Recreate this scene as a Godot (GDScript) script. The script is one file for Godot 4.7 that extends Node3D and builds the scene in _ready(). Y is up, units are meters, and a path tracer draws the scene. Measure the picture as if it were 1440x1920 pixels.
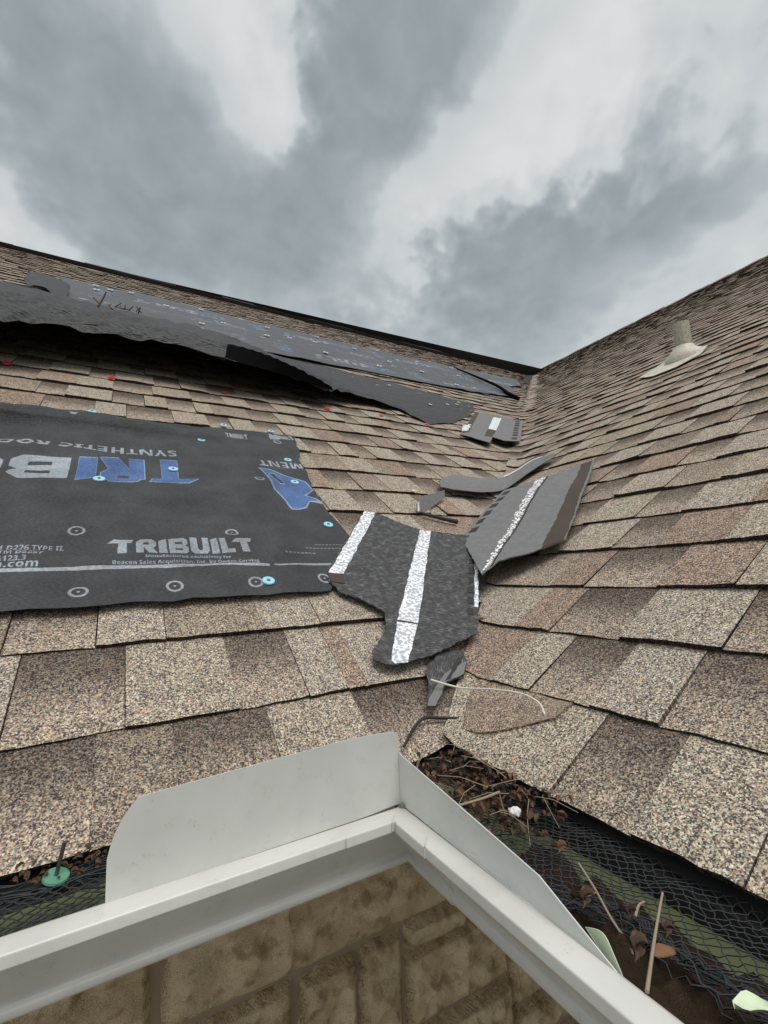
extends Node3D

# ---------------------------------------------------------------- the two roof planes (metres, y up)
const TL := 0.62198   # pitch of the left slope
const TR := 0.54203   # pitch of the right slope
const DY := 0.01452   # height of the right eave over the left one
const EL := 0.143     # course exposure, left
const ER := 0.1296    # course exposure, right
const RIDGE_L := 6.47
const RIDGE_R := 8.2
const LIP_Z := 0.1306 # inner edge of the gutter lips
const LIP_X := -0.1568

var nl := Vector3(0, cos(TL), sin(TL))
var nr := Vector3(-sin(TR), cos(TR), 0)
var eye := Vector3(-0.39942, 0.25652, 0.53748)
var names := {}
var M := {}
var noise := FastNoiseLite.new()
var rng := RandomNumberGenerator.new()
var chisel := FastNoiseLite.new()
var cam: Camera3D

# ---------------------------------------------------------------- helpers
func numbered(s: String) -> String:
	if not names.has(s):
		names[s] = 0
		return s
	names[s] += 1
	return "%s_%03d" % [s, names[s]]

func tag(o: Node3D, label := "", category := "", group := "", kind := "") -> Node3D:
	if label: o.set_meta("label", label)
	if category: o.set_meta("category", category)
	if group: o.set_meta("group", group)
	if kind: o.set_meta("kind", kind)
	return o

func base(called: String, at := Vector3.ZERO) -> Node3D:
	var o := Node3D.new()
	o.name = numbered(called)
	add_child(o)
	o.position = at
	return o

func part(called: String, mesh: Mesh, mat: Material, parent: Node3D = null, at := Transform3D.IDENTITY) -> MeshInstance3D:
	var o := MeshInstance3D.new()
	o.name = numbered(called) if parent == null else called
	o.mesh = mesh
	o.material_override = mat
	(self if parent == null else parent).add_child(o, true)
	o.transform = at
	return o

func smax(a: float, b: float, k: float) -> float:
	var h := clampf(0.5 + 0.5 * (a - b) / k, 0.0, 1.0)
	return lerpf(b, a, h) + k * h * (1.0 - h)

func on_left(x: float, s: float, h: float) -> Vector3:
	var p := Vector3(x, s * sin(TL), -s * cos(TL)) + nl * h
	p.y = smax(p.y, DY + p.x * tan(TR) + h * 0.6 - 0.006, valley_round(p.y))
	return p

func on_right(z: float, s: float, h: float) -> Vector3:
	var p := Vector3(s * cos(TR), s * sin(TR) + DY, z) + nr * h
	p.y = smax(p.y, left_height(p.z) + h + 0.004, valley_round(p.y))
	return p

func valley_round(y: float) -> float:   # the valley is sharp at its foot and softer further up
	return lerpf(0.045, 0.09, smoothstep(0.5, 1.3, y))

func left_height(z: float) -> float:   # the left roof over a line along the valley, down again behind its ridge
	return minf(-z, 2.0 * RIDGE_L * cos(TL) + z) * tan(TL)

func valley_x(s: float) -> float:   # where the left course s meets the valley
	return (s * sin(TL) - DY) / tan(TR)

func valley_z(s: float) -> float:
	var y := s * sin(TR) + DY
	return -y / tan(TL) if y < RIDGE_L * sin(TL) else -7.4

func surf(side: int, a: float, s: float, h: float) -> Vector3:
	return on_left(a, s, h) if side == 0 else on_right(a, s, h)

class MB:
	var v := PackedVector3Array()
	var n := PackedVector3Array()
	var uv := PackedVector2Array()
	var c := PackedColorArray()
	var ix := PackedInt32Array()
	# a, b, c, d counter-clockwise seen from outside
	func quad(a: Vector3, b: Vector3, cc: Vector3, d: Vector3, ua: Vector2, ub: Vector2, uc: Vector2, ud: Vector2, ca: Color, cb: Color, ccl: Color, cd: Color) -> void:
		var m := (cc - a).cross(d - b).normalized()
		var i := v.size()
		v.append(a); v.append(b); v.append(cc); v.append(d)
		n.append(m); n.append(m); n.append(m); n.append(m)
		uv.append(ua); uv.append(ub); uv.append(uc); uv.append(ud)
		c.append(ca); c.append(cb); c.append(ccl); c.append(cd)
		ix.append(i); ix.append(i + 2); ix.append(i + 1); ix.append(i); ix.append(i + 3); ix.append(i + 2)
	func q1(a: Vector3, b: Vector3, cc: Vector3, d: Vector3, col := Color.WHITE, s := 1.0) -> void:
		var x := (b - a).length() * s
		var y := (d - a).length() * s
		var o := Vector2(a.x + a.z, a.y) * s
		quad(a, b, cc, d, o, o + Vector2(x, 0), o + Vector2(x, y), o + Vector2(0, y), col, col, col, col)
	func tri(a: Vector3, b: Vector3, cc: Vector3, na: Vector3, nb: Vector3, nc: Vector3, ua: Vector2, ub: Vector2, uc: Vector2) -> void:
		var i := v.size()
		v.append(a); v.append(b); v.append(cc)
		n.append(na); n.append(nb); n.append(nc)
		uv.append(ua); uv.append(ub); uv.append(uc)
		c.append(Color.WHITE); c.append(Color.WHITE); c.append(Color.WHITE)
		if (b - a).cross(cc - a).dot(na + nb + nc) > 0.0:
			ix.append(i); ix.append(i + 2); ix.append(i + 1)
		else:
			ix.append(i); ix.append(i + 1); ix.append(i + 2)
	func box(lo: Vector3, hi: Vector3, col := Color.WHITE, s := 1.0) -> void:
		var p := func(i: int) -> Vector3: return Vector3(hi.x if i & 1 else lo.x, hi.y if i & 2 else lo.y, hi.z if i & 4 else lo.z)
		for f in [[4, 5, 7, 6], [1, 0, 2, 3], [5, 1, 3, 7], [0, 4, 6, 2], [6, 7, 3, 2], [0, 1, 5, 4]]:
			q1(p.call(f[0]), p.call(f[1]), p.call(f[2]), p.call(f[3]), col, s)
	func mesh() -> ArrayMesh:
		var a := []
		a.resize(Mesh.ARRAY_MAX)
		a[Mesh.ARRAY_VERTEX] = v; a[Mesh.ARRAY_NORMAL] = n; a[Mesh.ARRAY_TEX_UV] = uv; a[Mesh.ARRAY_COLOR] = c; a[Mesh.ARRAY_INDEX] = ix
		var m := ArrayMesh.new()
		m.add_surface_from_arrays(Mesh.PRIMITIVE_TRIANGLES, a)
		return m

# a grid of points with smooth normals; optional second skin below makes it solid
func grid_mesh(rows: Array, uvs: Array, thick := 0.0) -> ArrayMesh:
	var b := MB.new()
	var r := rows.size()
	var k: int = rows[0].size()
	var nn := []
	for i in r:
		var l := PackedVector3Array()
		for j in k:
			var du: Vector3 = rows[i][mini(j + 1, k - 1)] - rows[i][maxi(j - 1, 0)]
			var dv: Vector3 = rows[mini(i + 1, r - 1)][j] - rows[maxi(i - 1, 0)][j]
			var m := du.cross(dv).normalized()
			l.append(m)
		nn.append(l)
	for i in r - 1:
		for j in k - 1:
			for t in [[0, 0, 0, 1, 1, 1], [0, 0, 1, 1, 1, 0]]:
				b.tri(rows[i + t[0]][j + t[1]], rows[i + t[2]][j + t[3]], rows[i + t[4]][j + t[5]], nn[i + t[0]][j + t[1]], nn[i + t[2]][j + t[3]], nn[i + t[4]][j + t[5]], uvs[i + t[0]][j + t[1]], uvs[i + t[2]][j + t[3]], uvs[i + t[4]][j + t[5]])
				if thick > 0.0:
					b.tri(rows[i + t[0]][j + t[1]] - nn[i + t[0]][j + t[1]] * thick, rows[i + t[2]][j + t[3]] - nn[i + t[2]][j + t[3]] * thick, rows[i + t[4]][j + t[5]] - nn[i + t[4]][j + t[5]] * thick, -nn[i + t[0]][j + t[1]], -nn[i + t[2]][j + t[3]], -nn[i + t[4]][j + t[5]], uvs[i + t[0]][j + t[1]], uvs[i + t[2]][j + t[3]], uvs[i + t[4]][j + t[5]])
	if thick > 0.0:
		var edge := []
		for j in k: edge.append([0, j])
		for i in range(1, r): edge.append([i, k - 1])
		for j in range(k - 2, -1, -1): edge.append([r - 1, j])
		for i in range(r - 2, -1, -1): edge.append([i, 0])
		for e in edge.size() - 1:
			var p: Array = edge[e]
			var q: Array = edge[e + 1]
			var pa: Vector3 = rows[p[0]][p[1]]
			var pb: Vector3 = rows[q[0]][q[1]]
			b.q1(pa, pa - nn[p[0]][p[1]] * thick, pb - nn[q[0]][q[1]] * thick, pb)
	return b.mesh()

# a thin solid cut to an outline: at(u, v, h) puts a point of the sheet into the scene
func cut_sheet(outline: PackedVector2Array, cell: float, at: Callable, thick: float, uvm: Callable, both := true) -> ArrayMesh:
	var b := MB.new()
	var lo := outline[0]
	var hi := outline[0]
	for p in outline:
		lo = lo.min(p)
		hi = hi.max(p)
	var e := cell * 0.2
	var cache := {}
	var pt := func(p: Vector2) -> Array:
		var key := Vector2i((p * 20000.0).round())
		if not cache.has(key):
			var o: Vector3 = at.call(p.x, p.y, thick)
			var du: Vector3 = at.call(p.x + e, p.y, thick) - at.call(p.x - e, p.y, thick)
			var dv: Vector3 = at.call(p.x, p.y + e, thick) - at.call(p.x, p.y - e, thick)
			cache[key] = [o, du.cross(dv).normalized(), at.call(p.x, p.y, 0.0), uvm.call(p.x, p.y)]
		return cache[key]
	var emit := func(p: Vector2, q: Vector2, r: Vector2) -> void:
		var x: Array = pt.call(p)
		var y: Array = pt.call(q)
		var z: Array = pt.call(r)
		b.tri(x[0], y[0], z[0], x[1], y[1], z[1], x[3], y[3], z[3])
		if both: b.tri(x[2], y[2], z[2], -x[1], -y[1], -z[1], x[3], y[3], z[3])
	var nx := int(ceil((hi.x - lo.x) / cell))
	var ny := int(ceil((hi.y - lo.y) / cell))
	for j in ny:
		for i in nx:
			var p0 := lo + Vector2(i, j) * cell
			var cl := PackedVector2Array([p0, p0 + Vector2(cell, 0), p0 + Vector2(cell, cell), p0 + Vector2(0, cell)])
			for poly in Geometry2D.intersect_polygons(cl, outline):
				var t := Geometry2D.triangulate_polygon(poly)
				for k in range(0, t.size(), 3):
					emit.call(poly[t[k]], poly[t[k + 1]], poly[t[k + 2]])
	var turn := 1.0 if not Geometry2D.is_polygon_clockwise(outline) else -1.0
	for i in outline.size():
		var p := outline[i]
		var q := outline[(i + 1) % outline.size()]
		var x: Array = pt.call(p)
		var y: Array = pt.call(q)
		b.quad(x[2], y[2], y[0], x[0], x[3], y[3], y[3], x[3], Color(0.5, 0.5, 0.5), Color(0.5, 0.5, 0.5), Color(0.5, 0.5, 0.5), Color(0.5, 0.5, 0.5))
	return b.mesh()

# an outline with more points and frayed edges
func fray(pts: Array, step: float, amp: float, sd: int) -> PackedVector2Array:
	var r := RandomNumberGenerator.new()
	r.seed = sd
	var o := PackedVector2Array()
	for i in pts.size():
		var p: Vector2 = pts[i]
		var q: Vector2 = pts[(i + 1) % pts.size()]
		var d := q - p
		var n := maxi(1, int(d.length() / step))
		for k in n:
			var w := p + d * (float(k) / n)
			if k > 0: w += d.orthogonal().normalized() * r.randf_range(-amp, amp)
			o.append(w)
	return o

func tube(pts: Array, r0: float, r1: float, sides := 6, b: MB = null) -> MB:
	if b == null: b = MB.new()
	var rings := []
	for i in pts.size():
		var d: Vector3 = (pts[mini(i + 1, pts.size() - 1)] - pts[maxi(i - 1, 0)]).normalized()
		var u := d.cross(Vector3(0.3, 1, 0.2)).normalized()
		var w := d.cross(u)
		var rad := lerpf(r0, r1, float(i) / maxf(1, pts.size() - 1))
		var ring := []
		for k in sides:
			var an := TAU * k / sides
			ring.append([pts[i] + (u * cos(an) + w * sin(an)) * rad, u * cos(an) + w * sin(an)])
		rings.append(ring)
	for i in pts.size() - 1:
		for k in sides:
			var k2 := (k + 1) % sides
			var A: Array = rings[i][k]
			var B: Array = rings[i][k2]
			var C: Array = rings[i + 1][k2]
			var D: Array = rings[i + 1][k]
			var ua := Vector2(float(k) / sides, i * 0.2)
			b.tri(A[0], B[0], C[0], A[1], B[1], C[1], ua, ua, ua)
			b.tri(A[0], C[0], D[0], A[1], C[1], D[1], ua, ua, ua)
	for e in [0, pts.size() - 1]:
		for k in range(1, sides - 1):
			var m: Vector3 = (pts[e] - pts[1 if e == 0 else e - 1]).normalized()
			b.tri(rings[e][0][0], rings[e][k][0], rings[e][k + 1][0], m, m, m, Vector2.ZERO, Vector2.ZERO, Vector2.ZERO)
	return b

func spline(pts: Array, n: int) -> Array:
	var o := []
	for i in pts.size() - 1:
		for k in n:
			var t := float(k) / n
			o.append((pts[i] as Vector3).cubic_interpolate(pts[i + 1], pts[maxi(i - 1, 0)], pts[mini(i + 2, pts.size() - 1)], t))
	o.append(pts[-1])
	return o

# ---------------------------------------------------------------- textures and materials
func mat(c: Color, rough := 0.9, metal := 0.0) -> StandardMaterial3D:
	var m := StandardMaterial3D.new()
	m.albedo_color = c
	m.roughness = rough
	m.metallic = metal
	return m

func noise_image(w: int, h: int, freq: float, sd: int, kind := FastNoiseLite.TYPE_SIMPLEX_SMOOTH, oct := 4, ret := FastNoiseLite.RETURN_CELL_VALUE) -> PackedByteArray:
	var f := FastNoiseLite.new()
	f.seed = sd
	f.noise_type = kind
	f.frequency = freq
	f.fractal_octaves = oct
	if kind == FastNoiseLite.TYPE_CELLULAR:
		f.fractal_type = FastNoiseLite.FRACTAL_NONE
		f.cellular_return_type = ret
		f.cellular_jitter = 1.0
	var im := f.get_image(w, h, false, false, true)
	im.convert(Image.FORMAT_L8)
	return im.get_data()

func bump_texture(data: PackedByteArray, w: int, h: int, strength: float) -> ImageTexture:
	var im := Image.create_from_data(w, h, false, Image.FORMAT_L8, data)
	im.convert(Image.FORMAT_RGBA8)
	im.bump_map_to_normal_map(strength)
	return ImageTexture.create_from_image(im)

func rgb_texture(w: int, h: int, d: PackedByteArray) -> ImageTexture:
	return ImageTexture.create_from_image(Image.create_from_data(w, h, false, Image.FORMAT_RGB8, d))

func ramp(stops: Array) -> PackedByteArray:   # [position, Color] steps, no blending
	var o := PackedByteArray()
	o.resize(768)
	for i in 256:
		var c: Color = stops[0][1]
		for s in stops:
			if i / 255.0 >= s[0]: c = s[1]
		o[i * 3] = int(c.r * 255)
		o[i * 3 + 1] = int(c.g * 255)
		o[i * 3 + 2] = int(c.b * 255)
	return o

func granules() -> StandardMaterial3D:
	var w := 1536
	var cells := noise_image(w, w, 1.0 / 2.9, 5, FastNoiseLite.TYPE_CELLULAR)
	var chips := noise_image(w, w, 1.0 / 4.4, 15, FastNoiseLite.TYPE_CELLULAR)
	var soft := noise_image(w, w, 1.0 / 60.0, 6)
	var r := ramp([[0.0, Color8(88, 77, 77)], [0.12, Color8(113, 101, 97)], [0.25, Color8(135, 123, 114)], [0.39, Color8(154, 143, 130)], [0.53, Color8(168, 157, 142)], [0.66, Color8(183, 172, 154)], [0.79, Color8(201, 191, 171)], [0.9, Color8(224, 215, 195)], [0.97, Color8(204, 176, 152)]])
	var d := PackedByteArray()
	d.resize(w * w * 3)
	for i in w * w:
		var v := cells[i]
		if chips[i] > 232: v = 236
		elif chips[i] < 18: v = 24
		var k := clampi(v + ((soft[i] - 128) >> 2), 0, 255) * 3
		var hue := (chips[i] & 31) - 16   # pinkish and greenish stone chips
		d[i * 3] = clampi(r[k] + (hue >> 1), 0, 255)
		d[i * 3 + 1] = r[k + 1]
		d[i * 3 + 2] = clampi(r[k + 2] - (hue >> 2), 0, 255)
	var m := mat(Color.WHITE, 0.95)
	m.albedo_texture = rgb_texture(w, w, d)
	m.vertex_color_use_as_albedo = true
	m.normal_enabled = true
	m.normal_texture = bump_texture(cells, w, w, 3.0)
	m.normal_scale = 0.8
	m.metallic_specular = 0.25
	return m

func fibre(c0: Color, c1: Color, sd: int, sx: float, sy: float, spec: float, rough: float, bump := 4.0) -> StandardMaterial3D:
	var w := 768
	var a := noise_image(w, w, 0.02, sd)
	var f := FastNoiseLite.new()
	f.seed = sd + 1
	f.frequency = 1.0
	f.fractal_octaves = 2
	var d := PackedByteArray()
	d.resize(w * w * 3)
	var hgt := PackedByteArray()
	hgt.resize(w * w)
	for y in w:
		for x in w:
			var i := y * w + x
			var s := f.get_noise_2d(x * sx, y * sy) * 0.5 + 0.5
			var t := clampf(s * 1.1 + a[i] / 255.0 * 0.5 - 0.42, 0, 1)
			hgt[i] = int(s * 255)
			var c := c0.lerp(c1, t * t * t * 0.78 + 0.14 * t)
			d[i * 3] = int(c.r * 255)
			d[i * 3 + 1] = int(c.g * 255)
			d[i * 3 + 2] = int(c.b * 255)
	var m := mat(Color.WHITE, rough)
	m.albedo_texture = rgb_texture(w, w, d)
	m.normal_enabled = true
	m.normal_texture = bump_texture(hgt, w, w, bump)
	m.normal_scale = 0.6
	m.metallic_specular = spec
	return m

# --- flat print on the underlayment: polygons and letters filled into a picture
const PW := 1600
const PH := 1240
func px(x: float, s: float) -> Vector2:
	return Vector2((x + 1.0) / 1.2 * PW, (1.27 - s) / 0.93 * PH)

func fill_rings(im: Image, rings: Array, c: Color) -> void:   # even-odd scanline fill
	var lo := 1e9
	var hi := -1e9
	for r in rings:
		for p in r:
			lo = minf(lo, p.y)
			hi = maxf(hi, p.y)
	for y in range(maxi(0, int(lo)), mini(im.get_height() - 1, int(hi)) + 1):
		var xs := []
		var yy := y + 0.5
		for r in rings:
			for i in r.size():
				var p: Vector2 = r[i]
				var q: Vector2 = r[(i + 1) % r.size()]
				if (p.y <= yy) != (q.y <= yy):
					xs.append(p.x + (yy - p.y) / (q.y - p.y) * (q.x - p.x))
		xs.sort()
		for i in range(0, xs.size() - 1, 2):
			im.fill_rect(Rect2i(int(round(xs[i])), y, int(round(xs[i + 1])) - int(round(xs[i])), 1), c)

func text(im: Image, what: String, x0: float, s0: float, x1: float, hgt: float, c: Color, flip := false, bold := true, tilt := 0.0) -> void:
	var t := TextMesh.new()
	var f := SystemFont.new()
	f.font_names = PackedStringArray(["Droid Sans"])
	f.font_weight = 700 if bold else 400
	t.font = f
	t.font_size = 64
	t.depth = 0.0
	t.pixel_size = 0.01
	t.text = what
	var a := t.get_mesh_arrays()
	if a.is_empty(): return
	var v: PackedVector3Array = a[Mesh.ARRAY_VERTEX]
	var ix = a[Mesh.ARRAY_INDEX]
	var lo := v[0]
	var hi := v[0]
	for p in v:
		lo = lo.min(p)
		hi = hi.max(p)
	var place := func(p: Vector3) -> Vector2:
		var u := (p.x - lo.x) / (hi.x - lo.x)
		var w := (p.y - lo.y) / (hi.y - lo.y)
		if flip:
			return px(x1 + (x0 - x1) * u, s0 + hgt * (1.0 - w) + tilt * u)
		return px(x0 + (x1 - x0) * u, s0 + hgt * w + tilt * u)
	var cnt: int = ix.size() if ix != null else v.size()
	for i in range(0, cnt, 3):
		var tri := []
		for k in 3: tri.append(place.call(v[ix[i + k]] if ix != null else v[i + k]))
		fill_rings(im, [tri], c)

func logo(im: Image, letters: String, x0: float, x1: float, s0: float, hgt: float, cols: Array, flip: bool, tilt := 0.0) -> void:
	var G := {
		"T": [1.15, [[Vector2(-0.22, 0.74), Vector2(0.1, 1), Vector2(1.12, 1), Vector2(1.02, 0.76), Vector2(0.78, 0.76), Vector2(0.78, 0), Vector2(0.3, 0), Vector2(0.34, 0.76)]]],
		"R": [1.1, [[Vector2(0, 0), Vector2(0.0, 0.8), Vector2(0.2, 1), Vector2(0.85, 1), Vector2(1.08, 0.8), Vector2(1.08, 0.55), Vector2(0.9, 0.42), Vector2(1.12, 0.0), Vector2(0.66, 0.0), Vector2(0.4, 0.45), Vector2(0.4, 0.0)], [Vector2(0.4, 0.62), Vector2(0.4, 0.8), Vector2(0.68, 0.8), Vector2(0.68, 0.62)]]],
		"I": [0.46, [[Vector2(0, 0), Vector2(0.0, 0.86), Vector2(0.4, 1), Vector2(0.44, 1), Vector2(0.44, 0)]]],
		"B": [1.12, [[Vector2(0, 0), Vector2(0, 1), Vector2(0.86, 1), Vector2(1.06, 0.84), Vector2(1.06, 0.62), Vector2(0.94, 0.52), Vector2(1.1, 0.4), Vector2(1.1, 0.16), Vector2(0.9, 0)], [Vector2(0.34, 0.62), Vector2(0.34, 0.74), Vector2(0.78, 0.74), Vector2(0.78, 0.62)], [Vector2(0.34, 0.25), Vector2(0.34, 0.38), Vector2(0.78, 0.38), Vector2(0.78, 0.25)]]],
		"U": [1.1, [[Vector2(0, 1), Vector2(0.4, 1), Vector2(0.4, 0.34), Vector2(0.5, 0.24), Vector2(0.62, 0.24), Vector2(0.7, 0.34), Vector2(0.7, 1), Vector2(1.08, 1), Vector2(1.08, 0.2), Vector2(0.88, 0), Vector2(0.2, 0), Vector2(0, 0.2)]]],
		"L": [0.86, [[Vector2(0, 0), Vector2(0, 1), Vector2(0.4, 1), Vector2(0.4, 0.24), Vector2(0.84, 0.24), Vector2(0.84, 0)]]]}
	var total := 0.0
	for ch in letters: total += G[ch][0] + 0.1
	var k := (x1 - x0) / total
	var at := 0.0
	var i := 0
	for ch in letters:
		for grow in [1, 0]:
			if grow == 1 and cols[i] == cols[-1]: continue
			var rings := []
			for r in G[ch][1]:
				var o := []
				var mid := Vector2(G[ch][0] * 0.5, 0.5)
				for p in r:
					var q: Vector2 = mid + (p - mid) * (1.0 + 0.05 * grow)
					var gx := at + q.x
					var f := gx / total
					if flip: o.append(px(x1 - gx * k, s0 + hgt * (1.0 - q.y) + tilt * f))
					else: o.append(px(x0 + gx * k, s0 + hgt * q.y + tilt * f))
				rings.append(o)
			fill_rings(im, rings, Color8(136, 154, 178) if grow else cols[i])
		at += G[ch][0] + 0.1
		i += 1

func ring_mark(im: Image, x: float, s: float) -> void:
	var a := []
	var b := []
	var d := []
	for k in 24:
		var e := Vector2(cos(TAU * k / 24), sin(TAU * k / 24))
		a.append(px(x + e.x * 0.0135, s + e.y * 0.0145))
		b.append(px(x + e.x * 0.0092, s + e.y * 0.01))
		d.append(px(x + e.x * 0.0022, s + e.y * 0.0022))
	fill_rings(im, [a, b], Color8(150, 156, 162))
	fill_rings(im, [d], Color8(150, 156, 162))

var print_data: PackedByteArray

func far_print() -> ImageTexture:   # the same print, weathered fainter, its base paled to stand in for grazing sheen
	var d := print_data.duplicate()
	var f := noise_image(PW, PH, 0.012, 37)
	for i in PW * PH:
		var wear := 0.3 + 0.6 * smoothstep(0.4, 0.7, f[i] / 255.0)
		for c in 3:
			var b: int = [70, 73, 77][c]
			d[i * 3 + c] = clampi(int(b + (d[i * 3 + c] - 64) * wear), 0, 255)
	return rgb_texture(PW, PH, d)

func underlay_print(plain: bool) -> StandardMaterial3D:
	var im := Image.create(PW, PH, false, Image.FORMAT_RGB8)
	im.fill(Color8(63, 64, 67))
	if not plain:
		var g := Color8(148, 156, 164)
		var bl := Color8(78, 104, 150)
		logo(im, "TRI", -0.487, -0.245, 0.803, 0.13, [bl, bl, bl, g], true, -0.02)
		logo(im, "BUILT", -0.995, -0.492, 0.79, 0.118, [g, g, g, g, g, g], true, -0.05)
		text(im, "SYNTHETIC ROO", -0.64, 0.967, -0.265, 0.045, g, true, true, -0.012)
		text(im, "MENT", -0.05, 0.953, 0.085, 0.044, g, true)
		# the cut off mark beside the torn edge
		fill_rings(im, [[px(-0.062, 0.93), px(-0.03, 0.925), px(0.005, 0.9), px(0.03, 0.885), px(0.062, 0.875), px(0.066, 0.81), px(0.034, 0.775), px(0.06, 0.74), px(0.075, 0.722), px(0.03, 0.735), px(0.012, 0.7), px(-0.012, 0.69), px(-0.03, 0.69), px(-0.04, 0.76), px(-0.046, 0.83), px(-0.045, 0.89)], [px(-0.035, 0.9), px(-0.022, 0.9), px(-0.008, 0.84), px(-0.02, 0.84)]], Color8(136, 154, 178))
		fill_rings(im, [[px(-0.054, 0.926), px(-0.03, 0.92), px(0.005, 0.895), px(0.03, 0.88), px(0.058, 0.87), px(0.062, 0.812), px(0.028, 0.775), px(0.055, 0.742), px(0.03, 0.74), px(0.01, 0.706), px(-0.012, 0.695), px(-0.026, 0.695), px(-0.036, 0.76), px(-0.042, 0.83), px(-0.041, 0.89)], [px(-0.037, 0.904), px(-0.02, 0.904), px(-0.006, 0.836), px(-0.022, 0.836)]], bl)
		logo(im, "TRIBUILT", -0.405, -0.155, 0.4935, 0.052, [g, g, g, g, g, g, g, g, g], false)
		logo(im, "TRIBUILT", -0.105, -0.035, 1.175, 0.04, [g, g, g, g, g, g, g, g, g], false)
		logo(im, "RIBUILT", 0.04, 0.125, 1.2, 0.04, [g, g, g, g, g, g, g, g], false)
		text(im, "Manufactured exclusively for", -0.353, 0.474, -0.208, 0.0125, g)
		text(im, "Beacon Sales Acquisition, Inc. by Owens Corning", -0.402, 0.4595, -0.158, 0.0115, g)
		text(im, "ASTM D226 TYPE II,", -0.587, 0.5105, -0.473, 0.0155, g)
		text(im, "ASTM D8257", -0.572, 0.494, -0.5, 0.012, g)
		text(im, "A123.3", -0.558, 0.479, -0.52, 0.0115, g)
		text(im, "n.com", -0.557, 0.462, -0.503, 0.014, g)
		for l in [[-0.022, 0.052, 0.531], [-0.048, 0.034, 0.5155], [-0.099, -0.031, 0.494]]:
			var st := Vector2(l[0], l[2])
			while st.x < l[1]:   # worn small print, too faint to read
				fill_rings(im, [[px(st.x, st.y), px(st.x + 0.006, st.y), px(st.x + 0.006, st.y + 0.004), px(st.x, st.y + 0.004)]], Color8(116, 122, 128))
				st.x += 0.0085
		fill_rings(im, [[px(-1.0, 0.4508), px(-0.14, 0.4508), px(-0.14, 0.4592), px(-1.0, 0.4592)]], g)
		fill_rings(im, [[px(-0.13, 0.4535), px(0.02, 0.455), px(0.02, 0.463), px(-0.13, 0.4615)]], g)
		for p in [[-0.506, 1.156], [-0.222, 1.183], [0.057, 1.176], [-0.071, 0.862], [-0.46, 0.575], [-0.191, 0.575], [-0.445, 0.394], [-0.312, 0.396], [-0.179, 0.398], [-0.044, 0.406], [-0.58, 0.393], [-0.73, 0.575], [-0.712, 0.394], [-0.845, 0.394], [-0.78, 1.15]]:
			ring_mark(im, p[0], p[1])
	# woven grain and wear over the print
	var d := im.get_data()
	var f := FastNoiseLite.new()
	f.seed = 31
	f.frequency = 1.0
	f.fractal_octaves = 2
	var big := noise_image(PW, PH, 0.006, 33)
	var hgt := PackedByteArray()
	hgt.resize(PW * PH)
	for y in PH:
		for x in PW:
			var i := y * PW + x
			var s := f.get_noise_2d(x * 0.07 + y * 0.05, y * 0.33 - x * 0.1)
			var k := 1.0 + s * 0.26 + (big[i] - 128) / 128.0 * 0.16
			hgt[i] = clampi(int(128 + s * 90), 0, 255)
			for c in 3: d[i * 3 + c] = clampi(int(d[i * 3 + c] * k), 0, 255)
	var m := mat(Color.WHITE, 0.62)
	print_data = d
	m.albedo_texture = rgb_texture(PW, PH, d)
	m.normal_enabled = true
	m.normal_texture = bump_texture(hgt, PW, PH, 4.0)
	m.normal_scale = 0.8
	m.metallic_specular = 0.35
	return m

func mottled(c0: Color, c1: Color, sd: int) -> StandardMaterial3D:
	var w := 512
	var a := noise_image(w, w, 0.035, sd, FastNoiseLite.TYPE_SIMPLEX, 5)
	var b := noise_image(w, w, 0.008, sd + 3)
	var d := PackedByteArray()
	d.resize(w * w * 3)
	for i in w * w:
		var c := c0.lerp(c1, smoothstep(0.5, 0.56, a[i] / 255.0 + (b[i] - 128) / 700.0))
		d[i * 3] = int(c.r * 255)
		d[i * 3 + 1] = int(c.g * 255)
		d[i * 3 + 2] = int(c.b * 255)
	var m := mat(Color.WHITE, 0.5)
	m.albedo_texture = rgb_texture(w, w, d)
	return m

func painted(c: Color, rough: float, sd: int) -> StandardMaterial3D:   # enamel with faint water marks and specks of dirt
	var w := 768
	var a := noise_image(w, w, 0.006, sd, FastNoiseLite.TYPE_SIMPLEX_SMOOTH, 5)
	var b := noise_image(w, w, 0.16, sd + 1, FastNoiseLite.TYPE_SIMPLEX, 3)
	var e := noise_image(w, w, 0.02, sd + 2, FastNoiseLite.TYPE_SIMPLEX, 4)
	var d := PackedByteArray()
	d.resize(w * w * 3)
	for i in w * w:
		var k := 0.93 + 0.07 * a[i] / 255.0
		var speck := smoothstep(0.78, 0.84, b[i] / 255.0) * smoothstep(0.66, 0.78, e[i] / 255.0)
		var q := Color(c.r * k, c.g * k, c.b * k).lerp(Color8(128, 118, 102), speck * 0.28 + 0.03 * smoothstep(0.6, 0.85, e[i] / 255.0))
		d[i * 3] = int(q.r * 255)
		d[i * 3 + 1] = int(q.g * 255)
		d[i * 3 + 2] = int(q.b * 255)
	var m := mat(Color.WHITE, rough)
	m.albedo_texture = rgb_texture(w, w, d)
	return m

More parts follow.
